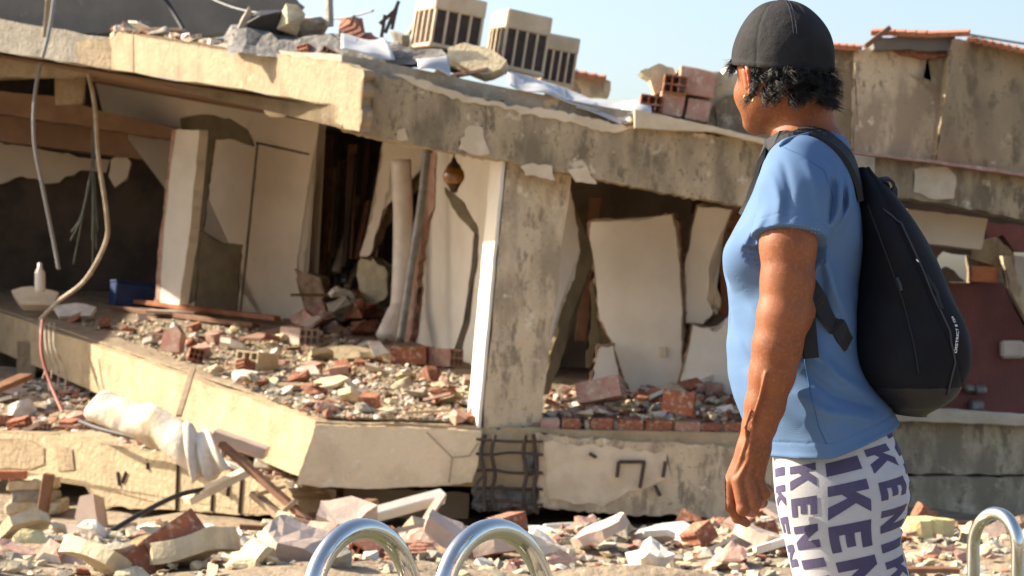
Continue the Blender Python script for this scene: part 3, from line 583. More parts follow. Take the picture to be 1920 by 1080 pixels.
def roofp():
    t = rnd.random(); pts = [(215, 64, 23), (300, 76, 21.6), (470, 102, 19.3), (680, 134, 17.1), (900, 190, 17), (1190, 238, 17)]
    i = rnd.randrange(5); a, b = pts[i], pts[i+1]; D = a[2]+(b[2]-a[2])*t+rnd.uniform(.05, .5); x = a[0]+(b[0]-a[0])*t
    return P(x, a[1]+(b[1]-a[1])*t-rnd.uniform(-3, 9), D)
rubble(110, roofp, (.07, .17), 'lying along the roof edge', 'along the roof edge')
gravel('roof_rubble', 2200, roofp, (.02, .08), 'strewn along the roof edge')
for a, b in (((215, 66, 23.1), (300, 78, 21.7)), ((300, 78, 21.7), (470, 104, 19.4)), ((470, 104, 19.4), (680, 134, 17.2)), ((680, 134, 17.1), (900, 190, 17.1)), ((900, 190, 17.1), (1190, 236, 17.1))):
    e = Vector((0, .9, 0)); p, q = P(*a), P(*b); u = Vector((0, 0, .03)); d = Vector((0, 0, -.2))
    obj('roof_debris_bank', hexa([p+d, q+d, q+e+d, p+e+d, p+u*.2, q+u*.2, q+e*.9+u*5, p+e*.9+u*5], cuts=16, rough=.09, rs=4), 'concrete', B)
def groundp():
    y = 9.3+7.2*rnd.random()**.8; x = rnd.uniform(-.27, .27)*y; return Vector((x, y, gz(x, y)))
rubble(110, groundp, (.08, .24), 'in the rubble heap on the ground', 'in the ground rubble heap', (5, 3, 3, 3, 3))
gravel('ground_rubble', 9000, groundp, (.014, .08), 'covering the ground before the building', (6, 6, 1.8, 2.4, 2))
def lowp():
    u = rnd.random(); v = rnd.random()**1.6; a = f0*(1-u)+f1*u if u < .8 else f1*(1-(u-.8)*5)+f2*(u-.8)*5
    if u < .8: a = f0*(1-u/.8)+f1*(u/.8)
    return a+bk*v*.8+Vector((0, .1, -.02))
rubble(50, lowp, (.08, .24), 'on the collapsed lower slab at left', 'on the lower slab')
gravel('lower_rubble', 3200, lowp, (.02, .08), 'strewn over the collapsed lower slab')
def sillp():
    x = rnd.uniform(1018, 1395); D = rnd.uniform(17.2, 18.4); y = 800-(D-17.2)*45+rnd.uniform(-25, 5); return P(x, y, D)
rubble(26, sillp, (.1, .22), 'heaped in the broken window', 'in the broken window', (3, 2, 4, 2, 4))
gravel('window_rubble', 500, sillp, (.03, .09), 'heaped in the broken window')
obj('debris_bank', prism([P(1015, 812, 17.3), P(1400, 830, 17.3), P(1400, 770, 18.6), P(1290, 765, 18.6), P(1180, 735, 18.6), P(1015, 715, 18.6)], Vector((0, 0, -.25))), 'soil', B)
def recp():
    x = rnd.uniform(565, 760); D = rnd.uniform(24.2, 25.6); f = on(FLOOR, x, 640); return Vector((P(x, 0, D).x, D, zf(P(x, 0, D).x, D)+max(0, rnd.uniform(-.1, .55)*(1-abs(x-660)/110))))
rubble(38, recp, (.14, .34), 'piled in the dark broken recess', 'in the dark recess', (3, 2, 5, 1, 3))
# loose laths, tile pieces and hollow bricks mixed into the rubble
def mixed(n, place, where, group):
    for i in range(n):
        p = place(); a = rnd.uniform(0, 6.3); L = rnd.uniform(.2, .65); d = Vector((math.cos(a), math.sin(a)*.6, rnd.uniform(-.08, .14)))*L
        sx = 960+p.x/p.y*FPX; side = 'at the far left' if sx < 330 else 'left of centre' if sx < 700 else 'near the centre' if sx < 1050 else 'right of centre' if sx < 1450 else 'at the right'
        k = i % 3
        if k == 0:
            m, c = rnd.choice((('wood_brown', 'dark brown'), ('wood_pale', 'pale'), ('wood_pink', 'pinkish')))
            bar('broken_lath', p+Vector((0, 0, .05)), p+d+Vector((0, 0, .06)), rnd.uniform(.04, .11), rnd.uniform(.02, .04), m, None, label=c+' broken wooden lath '+where+' '+side, cat='lath', group='laths '+group)
        elif k == 1:
            m, c = rnd.choice((('brick', 'red'), ('brick_faded', 'faded'), ('brick', 'red')))
            tag(brick(p+Vector((0, 0, .02)), (rnd.uniform(-.4, .4), rnd.uniform(-.5, .5), a), rnd.choice((BM, BM2)), m, s=rnd.uniform(.55, .8)), c+' hollow brick '+where+' '+side, 'brick', 'bricks '+group)
        else:
            m, c = rnd.choice((('chunk_pink', 'pinkish'), ('chunk_white', 'white'), ('chunk_cream', 'cream')))
            k_ = rnd.randint(5, 7); q = Matrix.Rotation(rnd.uniform(-.5, .5), 3, 'X')@Matrix.Rotation(rnd.uniform(-.5, .5), 3, 'Y'); r = rnd.uniform(.1, .24)
            pts = [p+q@Vector((math.cos(6.28*j/k_)*r*rnd.uniform(.7, 1.1), math.sin(6.28*j/k_)*r*rnd.uniform(.6, 1), .07)) for j in range(k_)]
            tag(obj('slab_shard', prism(pts, Vector((0, 0, -rnd.uniform(.02, .06)))), m), c+' flat slab shard '+where+' '+side, 'rubble', 'shards '+group)
mixed(45, pxplace(fp, FL2), 'on the upper floor slab', 'on the upper floor slab')
mixed(60, groundp, 'in the rubble on the ground', 'in the ground rubble')
mixed(39, lowp, 'on the collapsed lower slab', 'on the lower slab')
mixed(18, roofp, 'in the debris along the roof edge', 'along the roof edge')
mixed(15, recp, 'heaped in the dark recess', 'in the dark recess')
mixed(12, sillp, 'heaped in the broken window', 'in the broken window')
for i in range(22):
    while True:
        p = groundp()
        if p.y < 13.5: break
    m, c = rnd.choice((('chunk_pink', 'pinkish'), ('chunk_yellow', 'yellow-cream'), ('chunk_cream', 'cream'), ('brick_faded', 'faded red'), ('bare_core', 'brown'))); k_ = rnd.randint(5, 8); r = rnd.uniform(.12, .23)
    q = Matrix.Rotation(rnd.uniform(-.5, .6), 3, 'X')@Matrix.Rotation(rnd.uniform(-.5, .5), 3, 'Y'); e = q@Vector((0, 0, -rnd.uniform(.06, .13)))
    pts = [p+q@Vector((math.cos(6.28*j/k_)*r*rnd.uniform(.7, 1.1), math.sin(6.28*j/k_)*r*rnd.uniform(.5, .9), 0))+Vector((0, 0, .14)) for j in range(k_)]
    bm = prism(pts, e); bmesh.ops.subdivide_edges(bm, edges=bm.edges[:], cuts=2, use_grid_fill=True); mv = [noise.noise_vector(v.co*6)*.03 for v in bm.verts]
    for v, dv in zip(bm.verts, mv): v.co += dv
    bmesh.ops.triangulate(bm, faces=bm.faces[:]); sx = 960+p.x/p.y*FPX
    side = 'at the far left' if sx < 330 else 'left of centre' if sx < 700 else 'near the centre' if sx < 1050 else 'right of centre' if sx < 1450 else 'at the right'
    tag(obj('slab_shard', bm, m), 'big '+c+' slab fragment tilted in the ground rubble '+side, 'rubble', 'big slab fragments in the ground rubble')
# stacked rubble pier and post under the lower beam
for i, (x, y, wd, ht) in enumerate(((62, 905, 85, 22), (66, 928, 75, 22), (68, 950, 105, 24), (55, 975, 70, 24), (50, 1000, 60, 28), (55, 1025, 80, 26))):
    tag(obj('stone_block', hexa(box_c(P(x, y, 19.6), wd/FPX*19.6, .4, ht/FPX*19.6), cuts=5, rough=.05, rs=5, bev=.02), 'concrete' if i % 2 else 'chunk_cream'), ('topmost', 'second', 'widest', 'fourth', 'fifth', 'lowest')[i]+' rough block of the stack under the lower beam at far left', 'stone block', 'stacked blocks under the lower beam')
bar('timber_post', P(92, 888, 19.2), P(72, 1010, 19.2), .1, .1, 'wood_brown', None, label='brown timber prop standing under the lower beam at far left', cat='post')
bar('timber_beam', P(-40, 890, 19.4), P(50, 890, 19.4), .1, .08, 'tile_orange', None, label='orange timber lying flat under the lower beam at far left', cat='plank')
shard('concrete_shard', [(140, 970), (150, 930), (175, 925), (185, 985), (150, 1010)], 17.8, .2, 'chunk_pink', (-.3, .3), 'upright broken block below the end of the lower beam')
shard('concrete_slab', [(560, 905), (700, 915), (880, 925), (880, 985), (820, 1000), (720, 960), (560, 950)], 18.6, .2, 'cream_wall', (0, .3), 'fallen wall slab lying under the front beam')

# ---------------------------------------------------------------- other things
def ac(xc, yb, D, wd, dp, h, label, yaw=24, roll=9):
    q = (Matrix.Rotation(R(roll), 3, 'Y')@Matrix.Rotation(R(yaw), 3, 'Z')); b = P(xc, yb, D)
    r = empty('air_conditioner', b, label, 'air conditioner', 'air conditioners on the roof')
    def bx(name, x, y, z, sx, sy, sz, m, bev=.004): return obj(name, hexa([b+q@v for v in box_c((x, y, z), sx, sy, sz)], bev=bev), m, r)
    bx('core', 0, 0, h*.48, wd*.9, dp*.9, h*.85, 'ac_dark', 0)
    bx('top_cover', 0, 0, h*.84, wd, dp, h*.32, 'ac_white', .012); bx('base_pan', 0, 0, h*.04, wd, dp, h*.08, 'ac_white', .01)
    for i in range(5):
        x = -wd/2+.02+(wd-.04)*i/4
        bx('frame_post', x, -dp/2+.015, h*.38, .024, .03, h*.62, 'ac_white'); bx('frame_post', x, dp/2-.015, h*.38, .024, .03, h*.62, 'ac_white')
    for i in range(1, 4):
        y = -dp/2+dp*i/4
        bx('frame_post', -wd/2+.015, y, h*.38, .03, .022, h*.62, 'ac_white'); bx('frame_post', wd/2-.015, y, h*.38, .03, .022, h*.62, 'ac_white')
    return r
ac(832, 98, 18.2, .50, .52, .50, 'cream air conditioner on the roof, leftmost and tallest of three')
ac(962, 138, 18.6, .46, .40, .56, 'pale air conditioner on the roof, middle one of three')
ac(1034, 162, 19.2, .34, .36, .48, 'narrow white air conditioner on the roof, rightmost of three', yaw=14)
def cable(name, pts, r, m, label, cat='cable', n=8):
    V, F = tube(spline(pts, n), r, 7); return tag(obj(name, pyd(V, F), m, smooth=True), label, cat)
cable('hanging_cable', [P(105, -30, 22.3), P(92, 60, 22.3), P(68, 160, 22.3), P(64, 260, 22.3), P(82, 360, 22.4), P(100, 450, 22.5), P(110, 505, 22.5)], .022, 'cable_grey', 'thick grey cable hanging from the roof at far left')
cable('hanging_conduit', [P(166, 138, 22.8), P(178, 200, 22.8), P(184, 290, 22.8), P(200, 400, 22.9), P(198, 455, 23), P(160, 525, 23.2), P(110, 565, 23.5), P(75, 600, 23.6)], .026, 'cable_tan', 'bent tan conduit hanging from the roof to the slab edge')
for i in range(7):
    x0 = 176+rnd.uniform(-3, 3); x1 = rnd.uniform(125, 185)
    cable('thin_wire', [P(x0, 222, 23.2), P(x0-2, 300, 23.2), P((x0+x1)/2, 400, 23.2), P(x1, rnd.uniform(430, 530), 23.3)], .006, 'cable_green', 'thin green-grey wire in the bundle hanging beside the tan conduit')['group'] = 'thin hanging wires'
cable('red_wire', [P(80, 600, 22.6), P(78, 660, 22.4), P(95, 720, 22.2), P(120, 778, 21.8)], .02, 'cable_red', 'red and grey wires dangling between the two slabs at left')
for i in range(4):
    cable('thin_wire', [P(75+i*9, 605, 23), P(78+i*8, 650, 22.6), P(85+i*12, 690, 22.5), P(80+i*14, 710+i*8, 22.4)], .01, 'cable_tan', 'thin tan wire trailing over the edge of the upper floor slab')['group'] = 'wires over the slab edge'
cable('black_hose', [P(150, 790, 19.6), P(190, 805, 19.2), P(260, 822, 18.8), P(300, 830, 18.3)], .025, 'cable_black', 'black hose lying on the lower slab behind the white roll', 'hose')
cable('black_hose', [P(185, 1010, 15.5), P(260, 965, 15.8), P(330, 930, 16.2), P(380, 918, 16.5)], .022, 'cable_black', 'black bar slanting below the lower beam', 'hose')
cable('white_pipe', [P(1020, 988, 13.5), P(1080, 985, 13.6), P(1120, 995, 13.6), P(1165, 1018, 13.4), P(1185, 1040, 13.2)], .02, 'pvc', 'pale bent hose lying over the rubble below the rebar beam', 'hose')
cable('overhead_wire', [P(1800, 62, 24), P(1920, 82, 24), P(2060, 100, 24)], .015, 'cable_grey', 'overhead wire above the roof at top right')
cable('overhead_wire', [P(290, -30, 24.5), P(320, 15, 24.5), P(345, 58, 24.3)], .03, 'cable_black', 'black cable hanging before the dark grey wall')
cable('overhead_wire', [P(380, -10, 22), P(460, 20, 21), P(620, 35, 19), P(700, 20, 18)], .01, 'cable_grey', 'thin wire sagging over the roof debris at top left')
# pipes
cable('down_pipe', [P(752, 300, 23.2), P(756, 420, 23.2), P(752, 560, 23.2), P(742, 590, 23.1), P(722, 632, 22.9)], .12, 'pvc', 'thick white drain pipe with an elbow beside the grey steel pipe', 'pipe')
cable('steel_pipe', [P(802, 268, 22.4), P(790, 380, 22.4), P(768, 520, 22.4), P(750, 640, 22.4)], .05, 'steel_grey', 'grey steel pipe leaning from the roof to the floor', 'pipe')
for i, (a, b, r) in enumerate((((668, 370), (630, 510), .07), ((620, 410), (600, 520), .06), ((650, 440), (645, 530), .05), ((690, 450), (650, 540), .05))):
    cable('broken_pipe', [P(a[0], a[1], 27), P((a[0]+b[0])/2+3, (a[1]+b[1])/2, 26.8), P(b[0], b[1], 26.4)], r, ('cable_tan', 'wood_brown', 'steel_grey', 'cable_tan')[i], ['pale pipe leaning in the dark recess, the longest', 'rusty brown pipe with a capped top in the dark recess', 'short grey pipe standing in the dark recess', 'tan pipe slanting at the right of the dark recess'][i], 'pipe')
# lantern and ceiling lamp
lp = P(851, 330, 18.5); LN = empty('hanging_lantern', lp, 'amber glass globe lantern hanging from the front beam', 'lantern')
def lathe(c, prof, n=20, axis=None):
    V = []; F = []
    for r, z in prof:
        for j in range(n): a = 2*math.pi*j/n; V.append(Vector((c[0]+r*math.cos(a), c[1]+r*math.sin(a), c[2]+z)))
    for i in range(len(prof)-1):
        for j in range(n): F.append((i*n+j, i*n+(j+1) % n, (i+1)*n+(j+1) % n, (i+1)*n+j))
    return pyd(V, F)
obj('globe', lathe(lp, [(.001, -.105)]+[(.1*math.sin(a), -.1*math.cos(a)) for a in [i*math.pi/12 for i in range(1, 12)]]), 'amber', LN, smooth=True)
obj('top_cap', lathe(lp, [(.07, .07), (.06, .1), (.03, .13), (.015, .17), (.001, .18)]), 'bronze', LN, smooth=True)
obj('base_cap', lathe(lp, [(.001, -.16), (.03, -.15), (.05, -.1), (.07, -.07)]), 'bronze', LN, smooth=True)
V, F = tube([lp+Vector((0, 0, .17)), lp+Vector((0, 0, .3))], .008, 6); obj('chain', pyd(V, F), 'bronze', LN)
cl = on((CEIL[0]-Vector((0, 0, .03)), CEIL[1]), 520, 203)
tag(obj('ceiling_lamp', lathe(cl, [(.14, .02), (.15, -.02), (.13, -.06), (.08, -.09), (.001, -.1)]), 'lamp_white', smooth=True), 'round white ceiling lamp under the sunlit roof edge', 'lamp')
# crate
cb = on(FLOOR, 245, 577); q = Matrix.Rotation(R(25), 3, 'Z')@Matrix.Rotation(R(6), 3, 'Y')
CR = empty('blue_crate', cb, 'dark blue box with white print on the floor of the left room', 'box')
obj('crate_box', hexa([cb+q@v for v in box_c((0, 0, .17), .56, .34, .32)], bev=.015), 'crate_blue', CR)
obj('lid', hexa([cb+q@v for v in box_c((0, 0, .345), .58, .36, .035)], bev=.012), 'crate_blue', CR)
# boards on floor
bar('fallen_board', on(FLOOR, 470, 645)+Vector((0, 0, .05)), on(FLOOR, 690, 612)+Vector((0, 0, .25)), .3, .05, 'wood_pink', None, label='long pinkish board fallen across the upper floor', cat='board')
bar('fallen_board', on(FLOOR, 210, 585)+Vector((0, 0, .06)), on(FLOOR, 480, 625)+Vector((0, 0, .1)), .12, .06, 'wood_brown', None, label='long brown timber lying below the blue box', cat='board')
bar('fallen_board', on(FLOOR, 250, 578)+Vector((0, 0, .1)), on(FLOOR, 520, 615)+Vector((0, 0, .12)), .1, .06, 'tile_orange', None, label='orange-brown timber lying along the cream wall foot', cat='board')
bar('fallen_board', on(FLOOR, 285, 598)+Vector((0, 0, .1)), on(FLOOR, 375, 602)+Vector((0, 0, .1)), .5, .04, 'chunk_pink', None, label='pale flat panel lying on the timbers near the door jamb', cat='board')
bar('fallen_box', on(FLOOR, 698, 628)+Vector((0, 0, .1)), on(FLOOR, 735, 630)+Vector((0, 0, .1)), .2, .2, 'wood_brown', None, label='brown wooden block at the foot of the white drain pipe', cat='block')
tag(shard('brick_shard', [(300, 655), (308, 620), (330, 610), (340, 625), (335, 660)], 21.2, .12, 'brick_faded', (-.3, .2), 'x x x x'), 'upright red and cream brick lump on the slab edge below the panel', 'rubble')
bar('wood_stake', P(362, 690, 16.9), P(335, 780, 16.4), .05, .03, 'wood_pale', None, label='thin wooden lath leaning against the slab edge', cat='plank')
# broken ladder-like frame
LF = empty('broken_wood_frame', P(520, 1000, 15.8), 'broken brown wooden frame leaning below the slab corner', 'frame')
bar('rail', P(415, 832, 16.2), P(585, 982, 15.6), .07, .05, 'wood_brown', LF); bar('rail', P(475, 925, 16.0), P(565, 1002, 15.6), .09, .05, 'wood_pale', LF)
bar('rung', P(480, 928, 15.9), P(535, 912, 15.9), .04, .03, 'wood_pale', LF); bar('rung', P(525, 965, 15.7), P(555, 938, 15.7), .05, .04, 'wood_pale', LF)
bar('rung', P(588, 985, 15.55), P(540, 1060, 15.0), .05, .04, 'wood_pink', LF)
bar('fallen_board', P(585, 985, 15.8), P(700, 940, 16.4), .12, .05, 'wood_brown', None, label='brown lath lying under the front beam', cat='board')
bar('fallen_board', P(615, 988, 15.6), P(830, 930, 16.3), .1, .1, 'white_wall', None, label='long white board leaning under the front beam', cat='board', roll=.5)
bar('fallen_board', P(828, 930, 16.2), P(768, 1025, 15.4), .07, .03, 'chunk_pink', None, label='pale lath standing below the end of the white board', cat='board')
bar('fallen_board', P(400, 815, 17), P(500, 850, 17), .3, .1, 'chunk_pink', None, label='pinkish panel wedged under the slab beside the white roll', cat='board')
bar('fallen_board', P(350, 940, 16.4), P(470, 880, 16.7), .16, .06, 'bare_plaster', None, label='grey-cream board sticking out below the draped cloth', cat='board')
bar('fallen_board', P(-20, 735, 22), P(50, 705, 22.5), .2, .06, 'wood_brown', None, label='brown board between the slabs at far left', cat='board')
# antenna frame and poles on the roof
AF = empty('bent_metal_frame', P(725, 100, 17.6), 'dark bent metal bracket standing on the roof debris', 'metal frame')
for a, b in (((715, 70), (722, 28)), ((722, 62), (748, 2)), ((735, 55), (745, 8)), ((712, 45), (740, 20))): bar('strut', P(a[0], a[1], 17.6), P(b[0], b[1], 17.6), .03, .03, 'rebar', AF)
bar('roof_pole', P(618, 50, 18.5), P(616, -30, 18.5), .06, .06, 'steel_grey', None, label='grey pole standing on the roof debris at top left', cat='pole')
for i, (x, y, r, m) in enumerate(((540, 40, .22, 'chunk_cream'), (585, 55, .2, 'concrete'), (660, 62, .22, 'brick'), (690, 78, .2, 'brick'), (755, 80, .2, 'concrete'), (470, 45, .25, 'concrete'), (510, 48, .25, 'cable_black'), (770, 60, .15, 'concrete'))):
    o = brick(P(x, y, 18.6), (rnd.random(), rnd.random(), rnd.random()*6), CH[i], m, name='roof_debris_lump', s=r); tag(o, ['cream', 'grey', 'dark red', 'reddish', 'grey', 'dusty grey', 'black', 'small grey'][i]+' lump in the debris pile on the roof left of the air conditioners', 'rubble', 'roof debris lumps')
obj('roof_debris_bank', hexa([P(430, 95, 18.4), P(860, 135, 17.5), P(900, 120, 19), P(430, 75, 20), P(440, 60, 18.6), P(800, 95, 17.7), P(850, 95, 19), P(440, 50, 20)], cuts=14, rough=.14, rs=2.5), 'crushed', B)
# white roll with cloth
RL = empty('fabric_roll', P(300, 860, 16.4), 'rolled white mattress with loose cloth end lying on the lower slab', 'mattress')
pts = spline([P(190, 762, 16.9), P(240, 785, 16.7), P(300, 808, 16.5), P(350, 838, 16.35), P(385, 858, 16.3)], 8)
V, F = tube(pts, .16, 20, radii=[.15-.012*abs(i/len(pts)-.4) for i in range(len(pts))])
V = [v+noise.noise_vector(v*3.5)*.06+noise.noise_vector(v*9)*.02 for v in V]
o = obj('roll', pyd(V, F), 'fabric_white', RL, smooth=True)
k = 14; V = []; F = []
c0, c1, c2, c3 = P(345, 795, 16.25), P(395, 815, 16.2), P(432, 885, 16.05), P(362, 905, 16.0)
for j in range(k):
    for i in range(k):
        u = i/(k-1); v = j/(k-1); p = (c0*(1-u)+c1*u)*(1-v)+(c3*(1-u)+c2*u)*v
        p = p+Vector((0, -.05*math.sin(u*14+v*2)*(.3+v)-.08*math.sin(v*3.1), .03*math.sin(u*9))); V.append(p)
for j in range(k-1):
    for i in range(k-1): F.append((j*k+i, j*k+i+1, (j+1)*k+i+1, (j+1)*k+i))
o = obj('cloth_end', pyd(V, F), 'fabric_white', RL, smooth=True); md = o.modifiers.new('s', 'SOLIDIFY'); md.thickness = .012
# bottle
def bottle(x, y, D, m, lab):
    p = on(FLOOR, x, y) if D is None else P(x, y, D)
    tag(obj('bottle', lathe(p, [(.001, 0), (.06, .0), (.065, .05), (.065, .24), (.03, .3), (.028, .36), (.001, .365)], 14), m, smooth=True), lab, 'bottle')
bottle(75, 548, 24.5, 'lamp_white', 'pale bottle standing in the dark left room')
# steel handrails
def rail(name, xl, xr, ytop, D, r, zb, dd, label, yaw=0):
    a = P(xl, ytop, D); b = P(xr, ytop, D+dd); rad = (b-a).length/2; c = (a+b)/2; u = (b-a).normalized(); zt = P(0, ytop, D).z-r
    pts = [Vector((a.x, a.y, zb))]+[c+u*(-math.cos(t)*rad)+Vector((0, 0, zt-rad*1.02-c.z+math.sin(t)*rad*1.02)) for t in [i*math.pi/28 for i in range(29)]]+[Vector((b.x, b.y, zb))]
    V, F = tube(pts, r, 18); rt = empty(name, Vector((c.x, c.y, zb)), label, 'handrail', 'pool ladder handrails')
    obj('tube', pyd(V, F), 'chrome', rt, smooth=True)
    for p in (pts[0], pts[-1]): obj('flange', lathe((p.x, p.y, max(zb, -.26)), [(.001, .02), (.05, .02), (.06, .0)], 16), 'chrome', rt, smooth=True)
rail('handrail', 580, 776, 986, 4.05, .0225, 0, .28, 'polished steel pool handrail, left one of the close pair')
rail('handrail', 822, 1026, 986, 4.0, .0225, 0, .28, 'polished steel pool handrail, right one of the close pair')
rail('handrail', 1825, 1908, 944, 6.9, .0225, -.26, -.2, 'slim steel pool handrail at the far right edge')
# ---------------------------------------------------------------- person: fields sampled on grids, in millimetres (x right, y down, d away) about a plane 3.733 m off
DP = 3733.0
def wv(p): return Vector(((p[0]-960)/1000, (DP+p[2])/1000, 1.74-p[1]/1000))
def cc(x, y, d, r=0):              # seen at pixel x, y at depth offset d: true place and radius
    k = 1+d/DP; return (960+(x-960)*k, 540+(y-540)*k, d, r*k)
def smin(a, b, k):
    h = np.clip(.5+.5*(b-a)/k, 0, 1); return b*(1-h)+a*h-k*h*(1-h)
def cone(X, Y, D, a, b):
    ax, ay, ad, ar = a; bx, by, bd, br = b; v = (bx-ax, by-ay, bd-ad); L = v[0]**2+v[1]**2+v[2]**2+1e-6
    t = np.clip(((X-ax)*v[0]+(Y-ay)*v[1]+(D-ad)*v[2])/L, 0, 1)
    return np.sqrt((X-ax-t*v[0])**2+(Y-ay-t*v[1])**2+(D-ad-t*v[2])**2)-(ar+(br-ar)*t)
def chain(X, Y, D, pts, k=6):
    f = None
    for a, b in zip(pts, pts[1:]):
        g = cone(X, Y, D, a, b); f = g if f is None else smin(f, g, k)
    return f
def ell(X, Y, D, c, r, yaw=None):   # ellipsoid; yaw: r = (forward, left, up) in a head frame
    x = X-c[0]; y = Y-c[1]; d = D-c[2]
    if yaw is not None:
        f = (-math.cos(yaw), math.sin(yaw)); l = (-math.sin(yaw), -math.cos(yaw)); x, d = x*f[0]+d*f[1], x*l[0]+d*l[1]
        rx, rd, ry = r
    else: rx, ry, rd = r
    q = np.sqrt((x/rx)**2+(y/ry)**2+(d/rd)**2); return (q-1)*min(rx, ry, rd)
def loft(X, Y, D, tab, e=2.0):      # rings: y, x left, x right, depth centre, depth half width
    t = np.array(tab, float); ys = t[:, 0]
    def s(i):
        u = np.interp(Y, ys, t[:, i]); return u
    y = Y; xl, xr, dc, dh = s(1), s(2), s(3), s(4)
    cx = (xl+xr)/2; rx = (xr-xl)/2
    q = (np.abs((X-cx)/rx)**e+np.abs((D-dc)/dh)**e)**(1/e); return np.maximum((q-1)*np.minimum(rx, dh), np.maximum(ys[0]-Y, Y-ys[-1]))
def fine(tab, n=8):                 # smooth ring table
    t = np.array(tab, float); ys = np.linspace(t[0, 0], t[-1, 0], n*len(t)); out = [ys]
    for i in range(1, 5):
        y = np.interp(ys, t[:, 0], t[:, i]); k = np.ones(n)/n; yp = np.pad(y, n//2, mode='edge'); out.append(np.convolve(yp, k, 'same')[n//2:n//2+len(y)])
    return np.stack(out, 1)
def nets(f, lo, hi, h):
    ax = [np.arange(lo[i], hi[i]+h, h, dtype=np.float32) for i in range(3)]
    X, Y, D = np.meshgrid(*ax, indexing='ij', sparse=True); X = X+0*Y+0*D; Y = Y+0*X; D = D+0*X
    v = f(X, Y, D).astype(np.float32); n = np.array(v.shape)-1
    cs = [(i, j, k) for i in (0, 1) for j in (0, 1) for k in (0, 1)]
    def sl(c): return v[c[0]:c[0]+n[0], c[1]:c[1]+n[1], c[2]:c[2]+n[2]]
    cnt = np.zeros(n, np.float32); acc = [np.zeros(n, np.float32) for _ in range(3)]
    for a in cs:
        for m in range(3):
            if a[m]: continue
            b = list(a); b[m] = 1; v0 = sl(a); v1 = sl(b); cr = (v0 < 0) != (v1 < 0)
            t = np.where(cr, v0/np.where(cr, v0-v1, 1), 0)
            cnt += cr
            for q in range(3): acc[q] += np.where(cr, a[q]+(t if q == m else 0), 0)
    act = cnt > 0; idx = -np.ones(n, np.int64); idx[act] = np.arange(act.sum()); ii = np.argwhere(act)
    P3 = np.stack([(ii[:, q]+acc[q][act]/cnt[act])*h+lo[q] for q in range(3)], 1)
    quads = []
    for m in range(3):
        s0 = [slice(None)]*3; s1 = [slice(None)]*3; s0[m] = slice(0, -1); s1[m] = slice(1, None)
        a = v[tuple(s0)] < 0; b = v[tuple(s1)] < 0; e = np.argwhere(a != b); sg = a[a != b]
        o1, o2 = (m+1) % 3, (m+2) % 3
        ok = (e[:, o1] > 0) & (e[:, o2] > 0) & (e[:, o1] < n[o1]) & (e[:, o2] < n[o2]); e = e[ok]; sg = sg[ok]
        def cell(d1, d2):
            c = e.copy(); c[:, o1] -= d1; c[:, o2] -= d2; return idx[c[:, 0], c[:, 1], c[:, 2]]
        q = np.stack([cell(1, 1), cell(0, 1), cell(0, 0), cell(1, 0)], 1); q[~sg] = q[~sg][:, ::-1]; quads.append(q)
    return P3, np.concatenate(quads)
def netmesh(parts):
    V = []; F = []; n = 0
    for P3, Q in parts:
        V.append(np.stack([(P3[:, 0]-960)/1000, (DP+P3[:, 2])/1000, 1.74-P3[:, 1]/1000], 1)); F.append(Q+n); n += len(P3)
    V = np.concatenate(V); F = np.concatenate(F)
    me = bpy.data.meshes.new('m'); me.vertices.add(len(V)); me.vertices.foreach_set('co', V.astype(np.float32).ravel())
    me.loops.add(F.size); me.loops.foreach_set('vertex_index', F.ravel().astype(np.int32)); me.polygons.add(len(F))
    me.polygons.foreach_set('loop_start', np.arange(0, F.size, 4, dtype=np.int32)); me.update(calc_edges=True); me.validate()
    return me
rs = np.random.RandomState(3)
def wob(X, Y, D, amp, sc, n=7, seed=1):
    q = np.random.RandomState(seed); f = 0
    for i in range(n):
        k = q.normal(size=3); k = k/np.linalg.norm(k)/sc*q.uniform(.5, 1.5); f = f+np.sin(X*k[0]+Y*k[1]+D*k[2]+q.uniform(0, 6.3))
    return f*amp/n**.5
PE = empty('person', wv((1560, 1738, 0)), 'person seen from behind in black cap, light blue shirt and printed leggings, wearing a backpack', 'person')
HY = R(67); HC = (1466, 110, 0)
def hp(fw, lf, y): return (HC[0]-math.cos(HY)*fw-math.sin(HY)*lf, y, math.sin(HY)*fw-math.cos(HY)*lf)
ARM = [cc(*p) for p in ((1497, 335, -140, 56.5), (1484, 400, -175, 52.9), (1478, 460, -192, 51.1), (1476, 530, -200, 48.3), (1468, 595, -208, 47.4), (1457, 650, -208, 44.6), (1448, 700, -205, 41.1), (1434, 760, -200, 35.5), (1423, 800, -197, 30.0), (1414, 830, -195, 25.1), (1412, 848, -194, 24.6))]
